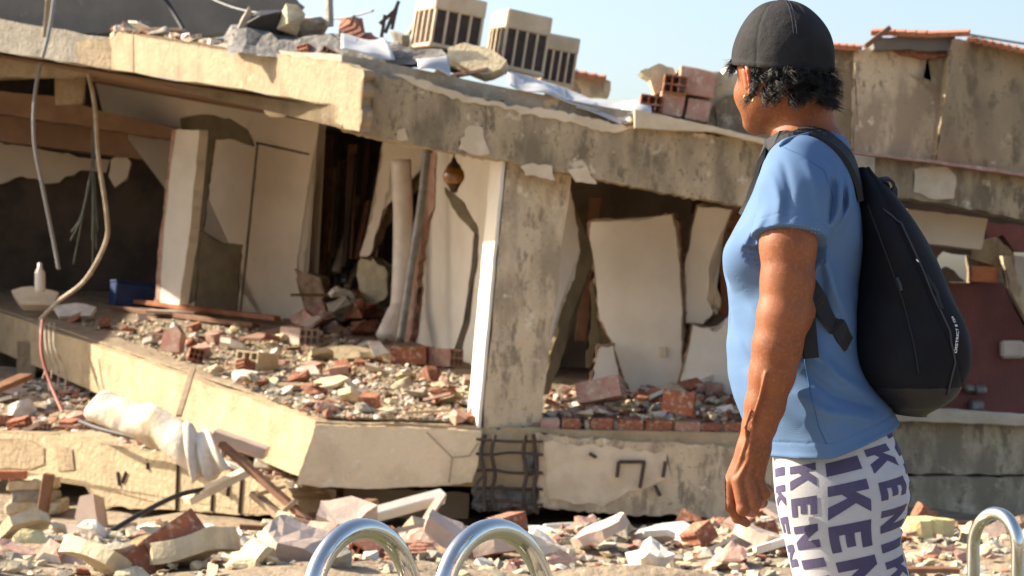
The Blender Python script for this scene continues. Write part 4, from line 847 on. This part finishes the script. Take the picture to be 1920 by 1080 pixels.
def f_arm(X, Y, D):
    f = chain(X, Y, D, ARM, 14)
    f = smin(f, cone(X, Y, D, cc(1508, 585, -190, 20), cc(1500, 600, -190, 20)), 22)
    W = cc(1413, 845, -195, 24)
    mcp = [cc(1371, 903, -183, 14), cc(1386, 899, -200, 15.5), cc(1404, 897, -204, 15), cc(1421, 898, -198, 13.5)]
    h = None
    for i, m in enumerate(mcp):
        g = cone(X, Y, D, (W[0]+(i-1.5)*7, W[1], W[2], 19), m); h = g if h is None else smin(h, g, 9)
    h = smin(h, cone(X, Y, D, cc(1402, 868, -178, 18), cc(1400, 905, -172, 17)), 12)
    f = smin(f, h, 16)
    for ch in (((1371, 905, -186, 13.6), (1369, 948, -192, 12), (1383, 970, -183, 10.5), (1400, 981, -172, 8)),
               ((1386, 902, -204, 14.6), (1394, 954, -212, 13), (1411, 957, -180, 11.5), (1404, 930, -162, 9)),
               ((1404, 900, -207, 14), (1415, 944, -214, 12.6), (1427, 941, -182, 11), (1416, 918, -164, 9)),
               ((1421, 899, -200, 12.6), (1433, 926, -206, 11.4), (1438, 920, -178, 10), (1426, 908, -164, 8)),
               ((1402, 858, -174, 15), (1388, 890, -150, 13), (1398, 922, -146, 11), (1408, 940, -152, 9))):
        pts = [cc(*p) for p in ch]; g = chain(X, Y, D, pts, 3)
        for p in pts[1:-1]: g = smin(g, np.sqrt((X-p[0])**2+(Y-p[1])**2+(D-p[2])**2)-p[3]*1.04, 3)
        f = smin(f, g, 1.6)
    # tendons and veins on the back of the hand
    for a, b in (((1404, 850, -219), (1374, 896, -196)), ((1410, 850, -222), (1388, 893, -214)), ((1416, 850, -222), (1405, 892, -217)), ((1422, 850, -219), (1420, 893, -210))):
        f = smin(f, cone(X, Y, D, cc(*a, 3.4), cc(*b, 4.5)), 6)
    for pl in (((1408, 770, -232), (1398, 800, -224), (1400, 826, -220), (1390, 856, -214), (1382, 884, -204)), ((1412, 790, -232), (1410, 822, -223), (1404, 850, -221)), ((1436, 700, -246), (1424, 750, -240), (1410, 790, -230))):
        f = smin(f, chain(X, Y, D, [cc(*p, 3.2) for p in pl], 3), 5)
    return f+wob(X, Y, D, .5, 9, seed=5)
def f_body(X, Y, D):
    f = ell(X, Y, D, (HC[0], 112, 0), (95, 82, 104), HY)
    c = hp(44, 0, 184); f = smin(f, ell(X, Y, D, c, (58, 62, 58), HY), 22)
    c = hp(78, 8, 230); f = smin(f, ell(X, Y, D, c, (22, 26, 17), HY), 22)
    for s in (-1, 1): f = smin(f, ell(X, Y, D, hp(52, s*40, 172), (32, 26, 26), HY), 16)
    nb = (*hp(94, 0, 150), 7); ntp = (*hp(112, 0, 184), 13); f = smin(f, cone(X, Y, D, nb, ntp), 10)
    f = smin(f, ell(X, Y, D, hp(90, 0, 206), (12, 22, 6), HY), 6); f = smin(f, ell(X, Y, D, hp(88, 0, 217), (11, 19, 6), HY), 6)
    for s in (-1, 1): f = -smin(-f, ell(X, Y, D, hp(98, s*32, 146), (18, 17, 11), HY), 8)
    f = smin(f, chain(X, Y, D, [(1504, 170, 8, 50), (1510, 225, 12, 51), (1518, 285, 14, 60), (1520, 330, 10, 88)], 20), 24)
    f = smin(f, loft(X, Y, D, TOR-np.array([0, -14, 14, 0, 16])), 30)
    return f
TOR = fine([(255, 1446, 1588, 12, 82), (280, 1440, 1594, 8, 112), (305, 1430, 1600, 4, 148), (340, 1418, 1606, 0, 172), (380, 1402, 1610, 0, 178), (420, 1384, 1613, 0, 178), (465, 1365, 1613, 0, 176), (505, 1357, 1611, 0, 174),
            (545, 1362, 1608, 0, 170), (600, 1370, 1604, 0, 164), (660, 1369, 1612, 0, 168), (720, 1372, 1638, 0, 180), (770, 1388, 1668, 0, 192), (810, 1405, 1682, 0, 192), (880, 1420, 1696, 0, 198)])
def f_shirt(X, Y, D, full=True):
    f = loft(X, Y, D, TOR)
    bl = cc(1418, 488, -82, 62); f = smin(f, ell(X, Y, D, bl[:3], (60, 58, 66)), 24)
    bl = cc(1420, 488, 70, 62); f = smin(f, ell(X, Y, D, bl[:3], (60, 58, 66)), 24)
    sl = chain(X, Y, D, [cc(1500, 322, -112, 70), cc(1492, 370, -160, 70), cc(1480, 462, -192, 66)], 12)
    sr = chain(X, Y, D, [(1530, 322, 120, 66), (1536, 380, 165, 66), (1535, 470, 190, 64)], 12)
    f = smin(smin(f, sl, 24), sr, 24)
    if not full: return f
    # folds
    def fold(f, pts, r, k): return smin(f, chain(X, Y, D, [cc(*p) for p in pts], 4), k)
    def crease(f, pts, amp, wd):
        best = 1e9; L = 0; pts = [cc(x, y, -150)[:2] for x, y in pts]; n = len(pts)-1
        for i, (p, q) in enumerate(zip(pts, pts[1:])):
            v = (q[0]-p[0], q[1]-p[1]); t = np.clip(((X-p[0])*v[0]+(Y-p[1])*v[1])/(v[0]**2+v[1]**2), 0, 1)
            d2 = np.sqrt((X-p[0]-t*v[0])**2+(Y-p[1]-t*v[1])**2); s_ = (i+t)/n; m = d2 < best; best = np.where(m, d2, best); L = np.where(m, s_, L)
        return f-1.5*amp*np.exp(-(best/wd)**2)*np.sin(np.clip(L, .02, .98)*math.pi)**.7*(D < -20)
    for pts, am, wd in ((((1545, 300), (1570, 345), (1568, 400), (1548, 436)), 7, 9), (((1560, 330), (1553, 380), (1545, 425)), -5, 7), (((1590, 320), (1592, 380), (1565, 440)), 6, 8), (((1580, 340), (1580, 390), (1560, 432)), -5, 6),
                        (((1535, 455), (1562, 540), (1600, 620)), 5, 10), (((1530, 480), (1545, 560), (1575, 640)), -4, 8), (((1390, 545), (1425, 610), (1480, 690)), 4, 12), (((1385, 580), (1410, 650), (1450, 720)), -4, 10),
                        (((1520, 650), (1570, 705), (1640, 745)), 6, 10), (((1500, 690), (1560, 740), (1650, 768)), -5, 9), (((1480, 730), (1540, 770), (1640, 785)), 5, 10), (((1400, 690), (1440, 750), (1500, 800)), 4, 11),
                        (((1440, 330), (1450, 380), (1442, 430)), 4, 8), (((1462, 300), (1470, 360), (1462, 430)), -3, 7), (((1500, 300), (1520, 350), (1525, 410)), 3, 10), (((1425, 400), (1405, 440), (1392, 470)), 5, 8)):
        f = crease(f, pts, am, wd)
    dr = np.sin((X*.9+Y*.35)*.045+1.5*np.sin(Y*.012))*np.clip((Y-540)/160, 0, 1)*4.5
    f = f+dr+wob(X, Y, D, 2.6, 30, 9, 4)+wob(X, Y, D, .7, 10, 9, 8)
    # hems
    hem = 848-(X-1443)*.06-np.clip(X-1530, 0, 400)*.28
    f = np.maximum(f, np.where(Y > 600, (Y-hem)*.95, -50))
    f = np.where((Y > hem-30) & (Y < hem-26.5), f+1.2, f)
    rim = np.clip(1-np.abs(Y-hem+4)/6, 0, 1)*1.5; f = f-rim
    a = cc(1482, 360, -158); b = cc(1478, 447, -190); v = np.array(b[:3])-np.array(a[:3]); v /= np.linalg.norm(v); b = np.array(b[:3])
    sd = (X-b[0])*v[0]+(Y-b[1])*v[1]+(D-b[2])*v[2]
    near = (D < -95) & (X < 1562) & (Y > 380) & (sl < 14)
    f = np.where(near & (np.abs(sd+20) < 1.6), f+1.1, f)
    f = np.where((D < -120) & (Y > 300), np.where(sl-6 < loft(X, Y, D, TOR), np.maximum(f, sd), f), f)
    sd2 = Y-462; f = np.where((D > 120) & (Y > 300), np.where(sr-6 < loft(X, Y, D, TOR), np.maximum(f, sd2), f), f)
    colr = np.maximum(270-(X-1450)*.30, 240+(X-1530)*.42); f = np.maximum(f, (colr-Y)*.9)
    return f
LEG = fine([(770, 1440, 1640, -80, 50), (820, 1442, 1664, -82, 74), (850, 1443, 1676, -86, 84), (875, 1443, 1685, -90, 93), (905, 1444, 1688, -92, 97), (945, 1450, 1681, -93, 96), (985, 1457, 1666, -93, 94), (1020, 1466, 1672, -93, 93), (1080, 1481, 1690, -94, 91), (1200, 1512, 1700, -95, 84), (1340, 1545, 1690, -95, 70), (1450, 1552, 1690, -95, 66), (1600, 1585, 1680, -95, 46), (1690, 1592, 1662, -95, 36)])
def f_leg(X, Y, D):
    a = loft(X, Y, D, LEG, 2.15); r = LEG+np.array([0, 18, 18, 0, 0]); r[:, 3] *= -1; b = loft(X, Y, D, r, 2.15)
    f = smin(a, b, 10)
    f = smin(f, loft(X, Y, D, fine([(740, 1440, 1640, 0, 150), (800, 1442, 1662, 0, 165), (860, 1450, 1672, 0, 160), (930, 1490, 1640, 0, 110)])), 14)
    for s, x in ((-1, 1622), (1, 1634)): f = smin(f, ell(X, Y, D, cc(x, 900, s*84)[:3], (60, 60, 68)), 18)
    bx = cc(1664, 992, -92)
    f = f+np.clip(1-np.sqrt(((X-bx[0])/60)**2+((Y-bx[1]-(bx[0]-X)*.25)/9)**2+((D-bx[2])/80)**2), 0, 1)*6
    cr = np.sin((Y+.35*X)*.21+2*np.sin(X*.02))*np.clip((X-1590)/70, 0, 1)*np.clip(1-np.abs(Y-930)/110, 0, 1)*1.5
    return f+cr+wob(X, Y, D, .8, 22, 8, 14)
body = netmesh([nets(f_body, (1330, 0, -190), (1640, 400, 190), 3.0), nets(f_arm, (1340, 320, -275), (1580, 700, -70), 3.0), nets(f_arm, (1340, 694, -260), (1520, 1000, -120), 1.7)])
bo = obj('body', body, 'skin', PE, smooth=True)
sh_me = netmesh([nets(f_shirt, (1335, 225, -275), (1705, 880, 275), 2.6)]); 
def bvh(me):
    return BVHTree.FromPolygons([v.co.copy() for v in me.vertices], [tuple(p.vertices) for p in me.polygons])
sh_b = bvh(sh_me); shirt = obj('shirt', sh_me, 'shirt', PE, smooth=True)
lg_me = netmesh([nets(f_leg, (1415, 745, -200), (1725, 1100, 200), 2.8), nets(f_leg, (1480, 1094, -200), (1730, 1690, 200), 5.0)])
lg_b = bvh(lg_me); leg = obj('leggings', lg_me, 'legging', PE, smooth=True)
for s in (-1, 1):
    c = (1600 if s < 0 else 1618, 1706, s*95)
    def f_shoe(X, Y, D): return np.maximum(smin(ell(X, Y, D, (c[0], c[1]-14, c[2]), (60, 48, 42)), ell(X, Y, D, (c[0]-85, c[1]+6, c[2]), (95, 32, 44)), 20), Y-1738)
    obj('shoe', netmesh([nets(f_shoe, (c[0]-200, 1640, c[2]-60), (c[0]+80, 1745, c[2]+60), 5)]), 'cap_black', PE, smooth=True)
# ear
def f_ear(X, Y, D):
    e = hp(-4, 80, 148); ang = [i*math.pi/9 for i in range(-1, 9)]
    def q(fw, up, lf): p = hp(fw, lf, up); return p
    rim = [(*q(12, 124, 80), 4), (*q(6, 113, 82), 4.2), (*q(-6, 112, 85), 4.5), (*q(-18, 122, 87), 4.6), (*q(-24, 138, 86), 4.4), (*q(-22, 154, 82), 4.2), (*q(-16, 168, 76), 4.4), (*q(-10, 178, 73), 5.6)]
    f = chain(X, Y, D, rim, 4); f = smin(f, cone(X, Y, D, (*q(0, 136, 74), 11), (*q(0, 164, 72), 8)), 6); return f
obj('ear', netmesh([nets(f_ear, (1365, 95, -110), (1440, 200, -10), 1.6)]), 'skin_ear', PE, smooth=True)
ec = hp(-8, 76, 188); pts = [wv((ec[0]+9*math.cos(t), ec[1]+9*math.sin(t), ec[2]-1)) for t in [i*math.pi/10 for i in range(20)]]
V, F = tube(pts, .0011, 6, closed=True); obj('earring', pyd(V, F), 'gold', PE, smooth=True)
for s in (-1, 1): obj('eye', netmesh([nets(lambda X, Y, D: ell(X, Y, D, hp(80, s*32, 147), (12, 12, 11), HY), tuple(np.array(hp(80, s*32, 147))-16), tuple(np.array(hp(80, s*32, 147))+16), 2)]), 'eye_white', PE, smooth=True)
# cap
def local(X, D): x = X-HC[0]; return x*-math.cos(HY)+D*math.sin(HY), x*-math.sin(HY)-D*math.cos(HY)
def f_cap(X, Y, D):
    fw, lf = local(X, D); f = ell(X, Y, D, (HC[0], 113, 0), (106, 92, 113), HY)
    th = np.arctan2(lf, fw); seam = np.minimum(np.abs(((th+math.pi/6) % (math.pi/3))-math.pi/6)*60, 8); f = f+np.exp(-(seam/2.2)**2)*1.3
    f = f+wob(X, Y, D, 1.8, 20, 8, 21)+wob(X, Y, D, .9, 9, 8, 22)*np.clip((Y-40)/60, 0, 1)
    cut = 128-.16*fw; f = f-np.clip(1-np.abs(Y-cut+6)/7, 0, 1)*1.6
    return np.maximum(f, Y-cut)
cp = obj('cap', netmesh([nets(f_cap, (1345, -12, -125), (1580, 160, 125), 2.4)]), 'cap_black', PE, smooth=True)
V = []; F = []; nu, nv = 17, 9
for j in range(nv):
    for i in range(nu):
        u = -1+2*i/(nu-1); v = j/(nv-1); t = u*1.05; rb_ = 98+0*v; base = (math.cos(t)*101, math.sin(t)*83); ext = 72*v*(1-.35*u*u)
        fw = base[0]+ext; lf = base[1]*(1-.04*v); y = 110-.0*v+22*u*u*(.35+.65*v)-3+6*v
        V.append(wv(hp(fw, lf, y)))
for j in range(nv-1):
    for i in range(nu-1): F.append((j*nu+i, j*nu+i+1, (j+1)*nu+i+1, (j+1)*nu+i))
o = obj('brim', pyd(V, F), 'cap_brim', cp, smooth=True); o.modifiers.new('s', 'SOLIDIFY').thickness = .004
for lf_ in (-3.5, 3.5):
    pts = []
    for i in range(13):
        t = i/12*1.25; fw_ = -math.sin(t)*106; y_ = 113-math.cos(t)*113; pts.append(wv(hp(fw_*1.006, 34*math.sin(t)+lf_, y_-.8)))
    V, F = tube(pts, .0007, 5); obj('stitching', pyd(V, F), 'bag_trim', cp)
bt = netmesh([nets(lambda X, Y, D: ell(X, Y, D, (HC[0], 0, 0), (8, 4, 8)), (1445, -8, -14), (1480, 10, 14), 1.6)]); obj('button', bt, 'cap_black', cp, smooth=True)
def on_mesh(bv, x, y, off=.002, start=3.2):
    o0 = Vector((0, 0, CZ)); d = (P(x, y, 1.0)-o0).normalized(); h = bv.ray_cast(o0+d*start, d)
    return (h[0]+h[1]*off*(1 if h[1].dot(d) < 0 else -1), h[1]) if h[0] else (None, None)
# hair
def f_hair(X, Y, D):
    fw, lf = local(X, D); f = ell(X, Y, D, (HC[0]+4, 134, -2), (97, 81, 66), HY)+wob(X, Y, D, 3, 7, 10, 31)
    f = np.maximum(f, 132-.16*fw-Y); f = np.maximum(f, np.where(lf > 0, (fw+22)*.8, -99)); lim = 196-np.clip(fw+20, 0, 200)*1.1; f = np.maximum(f, (Y-lim)*.7); return np.maximum(f, (fw-34)*.8)
hr = obj('hair', netmesh([nets(f_hair, (1345, 90, -120), (1585, 215, 120), 2.4)]), 'hair', PE, smooth=True)
V = []; F = []; rg = random.Random(11)
for c in range(190):
    th = rg.uniform(1.70, 5.2); front = c % 16 == 0
    fwd = 97*math.cos(th); lf = 82*math.sin(th); y0 = rg.uniform(126, 184)
    if front: fwd = rg.uniform(40, 62); lf = 83*math.sqrt(1-(fwd/104)**2); y0 = rg.uniform(103, 120)
    elif lf > 0 and fwd > -26: continue
    p0 = Vector(hp(fwd, lf, y0)); out = (Vector(hp(fwd*1.01, lf*1.01, y0))-p0).normalized()
    L = rg.uniform(22, 44)*(.7 if front else 1)*(1.2 if fwd < -50 else 1); turns = rg.uniform(.5, 1.2); cr = rg.uniform(5, 11)*(.6 if front else 1); ph = rg.uniform(0, 6.3); sg = rg.choice((-1, 1))
    dn = Vector((rg.uniform(-.35, .5), 1, rg.uniform(-.3, .3))).normalized(); sv = dn.cross(out).normalized(); flare = rg.uniform(4, 16)
    for s_ in range(rg.randint(18, 26)):
        jo = Vector((rg.gauss(0, 3.6), rg.gauss(0, 3.6), rg.gauss(0, 3.6))); Ls = L*rg.uniform(.8, 1.12); ps = ph+rg.uniform(-.7, .7); k = 10; pts = []
        for j in range(k):
            t = j/(k-1); a = ps+sg*turns*6.28*t; pts.append(p0+jo*(.4+.8*t)+out*(2+flare*t*t+cr*(math.cos(a)-math.cos(ps)*.5)*t**.6*.8)+dn*(Ls*t*(1-.3*t))+sv*(cr*(math.sin(a)-math.sin(ps)*.6)*t**.6))
        r0 = rg.uniform(.35, .8); tv, tf = tube([wv(q) for q in pts], 1, 3, radii=[.001*r0*(1-.8*(j/(k-1))**2) for j in range(k)])
        b0 = len(V); V += tv; F += [tuple(b0+q for q in f) for f in tf]
obj('curls', pyd(V, F), 'hair', hr, smooth=True)
# backpack
BAG = fine([(318, 1602, 1618, 0, 40), (340, 1601, 1642, 0, 75), (370, 1602, 1672, 0, 105), (410, 1604, 1704, 0, 125), (450, 1606, 1736, 0, 138), (500, 1606, 1764, 0, 146), (550, 1602, 1784, 0, 150), (600, 1592, 1806, 0, 152), (640, 1580, 1816, 0, 152), (690, 1584, 1813, 0, 148), (725, 1610, 1796, 0, 138), (752, 1640, 1770, 0, 118), (768, 1668, 1738, 0, 92), (776, 1690, 1712, 0, 40)], 6)
def f_bag(X, Y, D):
    f = loft(X, Y, D, BAG, 2.5); f = np.maximum(f, 320-Y)
    f = f+np.sin((X*.75-Y*.62)*.05+1)*2.2*np.clip((Y-350)/100, 0, 1)+wob(X, Y, D, 4.5, 38, 9, 41)+wob(X, Y, D, .8, 11, 9, 43)
    s = np.abs(X-(1640+(Y-380)*.42)); f = f+np.exp(-(s/2.5)**2)*2.2*(D < -20)
    s = np.abs(Y-(722-(X-1640)*.03)); f = f+np.exp(-(s/2.2)**2)*1.8
    return f
bg_me = netmesh([nets(f_bag, (1560, 312, -170), (1830, 785, 170), 3.0)]); bg_b = bvh(bg_me)
BP = empty('backpack', wv((1700, 776, 0)), 'black teardrop backpack worn on the back of the person in blue', 'backpack')
bag = obj('bag_body', bg_me, 'bag', BP, smooth=True); bag.data.materials.append(M['bag_base'])
for p in bag.data.polygons:
    c = p.center.z+WL[bag].z
    if c < 1.74-.722: p.material_index = 1
def drape(name, pxs, r, m, parent, bv, n=6, off=.0015, start=3.2):
    q = []
    for i in range(len(pxs)-1):
        for j in range(n): t = j/n; q.append((pxs[i][0]+(pxs[i+1][0]-pxs[i][0])*t, pxs[i][1]+(pxs[i+1][1]-pxs[i][1])*t))
    q.append(pxs[-1]); pts = [h for h in (on_mesh(bv, x, y, off, start)[0] for x, y in q) if h]
    if len(pts) < 3: return
    V, F = tube(pts, r, 6); return obj(name, pyd(V, F), m, parent, smooth=True)
drape('piping', [(1655, 392), (1690, 420), (1722, 490), (1752, 560), (1780, 620), (1790, 680), (1775, 740)], .0022, 'bag_trim', bag, bg_b)
drape('zipper', [(1628, 385), (1660, 470), (1692, 560), (1712, 640), (1722, 700)], .0018, 'bag_strap', bag, bg_b)
drape('zipper', [(1735, 515), (1752, 545), (1766, 580)], .003, 'bag_strap', bag, bg_b)
drape('zipper_pull', [(1682, 520), (1688, 535), (1690, 545)], .004, 'bag_trim', bag, bg_b)
drape('zipper_pull', [(1745, 530), (1755, 550), (1762, 580)], .004, 'bag_strap', bag, bg_b)
drape('reflector', [(1718, 487), (1721, 490), (1724, 494)], .0016, 'print_white', bag, bg_b)
def ribbon(pts, nrm, w, th):
    V = []; F = []; k = len(pts)
    for i in range(k):
        t = (pts[min(i+1, k-1)]-pts[max(i-1, 0)]).normalized(); s = t.cross(nrm[i]).normalized(); u = s.cross(t).normalized()
        for a, b in ((-1, -1), (-.8, 1), (.8, 1), (1, -1)): V.append(pts[i]+s*w/2*a+u*th/2*b)
    for i in range(k-1):
        for j in range(4): F.append((i*4+j, i*4+(j+1) % 4, i*4+4+(j+1) % 4, i*4+4+j))
    F.append((3, 2, 1, 0)); F.append(tuple((k-1)*4+j for j in range(4))); return pyd(V, F)
def proj(pts, off):                # settle strap points on the shirt
    P_ = []; N_ = []
    for p in pts:
        h = sh_b.find_nearest(p); n = (p-h[0]); 
        if n.length < 1e-5 or n.dot(h[1]) < 0: n = h[1]
        n = n.normalized(); P_.append(h[0]+n*off); N_.append(n)
    return P_, N_
sp = spline([wv(cc(*p)[:3]) for p in ((1402, 400, 85), (1426, 335, 55), (1448, 288, 5), (1474, 264, -70), (1510, 246, -86), (1550, 258, -92), (1585, 290, -98), (1606, 330, -90), (1616, 372, -80))], 6)
a_, n_ = proj(sp, .006); a_[-8:] = [p.lerp(q, i/7) for i, (p, q) in enumerate(zip(a_[-8:], sp[-8:]))]
st = obj('shoulder_strap', ribbon(a_, n_, .05, .009), 'bag_strap', BP, smooth=False)
a_, n_ = proj(spline([wv(cc(*p)[:3]) for p in ((1405, 400, 120), (1432, 335, 120), (1458, 290, 108), (1485, 268, 96), (1520, 252, 92), (1560, 264, 96), (1592, 294, 98), (1608, 332, 90), (1616, 372, 80))], 6), .006)
obj('shoulder_strap', ribbon(a_, n_, .05, .009), 'bag_strap', BP)
sp = spline([wv(cc(*p)[:3]) for p in ((1490, 500, -176), (1508, 526, -174), (1525, 552, -172), (1560, 598, -160), (1592, 645, -130))], 6); a_, n_ = proj(sp, .005); a_[-6:] = [p.lerp(q, i/5) for i, (p, q) in enumerate(zip(a_[-6:], sp[-6:]))]
obj('lower_strap', ribbon(a_, n_, .038, .004), 'bag_strap', BP)
sp = spline([wv(cc(*p)[:3]) for p in ((1512, 548, -182), (1514, 590, -184), (1517, 630, -186), (1521, 672, -186))], 5)
obj('strap_end', ribbon(sp, [Vector((0, -1, 0))]*len(sp), .029, .003), 'bag_strap', BP)
hl = spline([wv(p) for p in ((1640, 352, -45), (1638, 338, -30), (1650, 338, 0), (1662, 346, 25), (1668, 372, 35))], 6); obj('grab_handle', ribbon(hl, [Vector((0, 0, 1))]*len(hl), .024, .006), 'bag_strap', BP)
hl = spline([wv(p) for p in ((1636, 362, -62), (1640, 342, -66), (1655, 340, -66), (1664, 352, -62), (1662, 376, -60))], 6); obj('grab_handle', ribbon(hl, [Vector((.3, -.3, 1)).normalized()]*len(hl), .022, .005), 'bag_strap', BP)
# seams on the shirt
drape('side_seam', [(1508, 672), (1520, 740), (1535, 800), (1549, 832)], .0009, 'shirt_seam', shirt, sh_b, off=.0002)
drape('sleeve_seam', [(1460, 272), (1500, 290), (1545, 320), (1562, 370), (1556, 420)], .0009, 'shirt_seam', shirt, sh_b, off=.0002)
for dy in (-17, -24):
    for x in range(1470, 1536, 7):
        t = (x-1470)/65; y = 452+dy-6*math.sin(t*3)*.4+ (t-.2)*4
        drape('stitch', [(x, y), (x+2, y+.1), (x+4, y+.2)], .0005, 'stitch', shirt, sh_b, n=1, off=.0004)
cl_ = [on_mesh(sh_b, x, y, .001)[0] for x, y in ((1462, 275), (1480, 262), (1500, 252), (1520, 246), (1540, 248), (1560, 256), (1578, 268))]
cl_ = [p for p in cl_ if p]
if len(cl_) > 3:
    V, F = tube(spline(cl_, 5), .004, 6); obj('collar_rib', pyd(V, F), 'shirt', shirt, smooth=True)
# block lettering on the leggings
GL = {'I': [((0, 0), (.42, 0), (.42, 1), (0, 1))], 'N': [((0, 0), (.33, 0), (.33, 1), (0, 1)), ((.32, .99), (.32, .55), (.72, .01), (.72, .45)), ((.72, 0), (1.08, 0), (1.08, 1), (.72, 1))],
      'K': [((0, 0), (.33, 0), (.33, 1), (0, 1)), ((.33, .33), (.33, .68), (.66, 1), (1.06, 1)), ((.44, .58), (.62, .78), (1.1, 0), (.68, 0))],
      'E': [((0, 0), (.33, 0), (.33, 1), (0, 1)), ((.33, .76), (.86, .76), (.86, 1), (.33, 1)), ((.33, .39), (.76, .39), (.76, .61), (.33, .61)), ((.33, 0), (.86, 0), (.86, .24), (.33, .24))]}
ADV = {'N': 1.26, 'I': .62, 'K': 1.2, 'E': 1.04}
def on_leg(u, v):                  # u: mm round the near leg from the camera side, v: mm down
    y = v; i = LEG; xl = np.interp(y, i[:, 0], i[:, 1]); xr = np.interp(y, i[:, 0], i[:, 2]); cx = (xl+xr)/2; ph = u/118.0
    d = Vector((math.sin(ph), -math.cos(ph), 0)); c = wv(cc(cx, y, -92)[:3]); h = lg_b.ray_cast(c+d*.4, -d)
    return h[0]+d*.0011 if h[0] else c+d*.1
def word(u0, v0, hgt, slant, text, name='print'):
    V = []; F = []; v = v0
    for chn in text:
        for q in GL[chn]:
            n = 7; b0 = len(V); a, b, c, d = [Vector(p) for p in q]
            for j in range(n):
                for i in range(n):
                    s, t = i/(n-1), j/(n-1); p = (a*(1-s)+b*s)*(1-t)+(d*(1-s)+c*s)*t
                    along = v+p.x*hgt*.62; across = (p.y-.5)*hgt     # letter tops point right
                    V.append(on_leg(u0+across+(along-900)*.05*slant, along-across*.17))
            F += [(b0+j*n+i, b0+j*n+i+1, b0+(j+1)*n+i+1, b0+(j+1)*n+i) for j in range(n-1) for i in range(n-1)]
        v += (ADV[chn]+.12)*max(hgt, 72)*.62
    return obj(name, pyd(V, F), 'legging_print', leg)
word(10, 778, 90, 1.0, 'NIKENIKE'); word(-92, 866, 64, 1.2, 'KENIKE'); word(-172, 815, 60, 1.3, 'NIKENI'); word(108, 800, 62, .6, 'IKENIK'); word(190, 800, 70, .6, 'NIKENIK')
# backpack lettering along the gusset
cu = bpy.data.curves.new('t', 'FONT'); cu.body = 'DISTRICT 8 TSA'; cu.size = 1; cu.offset = .012; to = bpy.data.objects.new('t', cu); col.objects.link(to)
bpy.context.view_layer.update(); tm = bpy.data.meshes.new_from_object(to.evaluated_get(bpy.context.evaluated_depsgraph_get())); bpy.data.objects.remove(to)
bmt = bmesh.new(); bmt.from_mesh(tm); bmesh.ops.triangulate(bmt, faces=bmt.faces[:]); xm = max(v.co.x for v in bmt.verts)
path = [(1793, 662), (1796, 640), (1797, 622), (1793, 606), (1786, 593)]
def pth(t):
    t = t*(len(path)-1); i = min(int(t), len(path)-2); f = t-i; a, b = path[i], path[i+1]; return a[0]+(b[0]-a[0])*f, a[1]+(b[1]-a[1])*f
for v in bmt.verts:
    x, y = pth(v.co.x/xm); h = on_mesh(bg_b, x-v.co.y*6.5, y, .0012)[0]; v.co = h if h else wv((x, y, 0))
obj('lettering', bmt, 'print_white', bag)
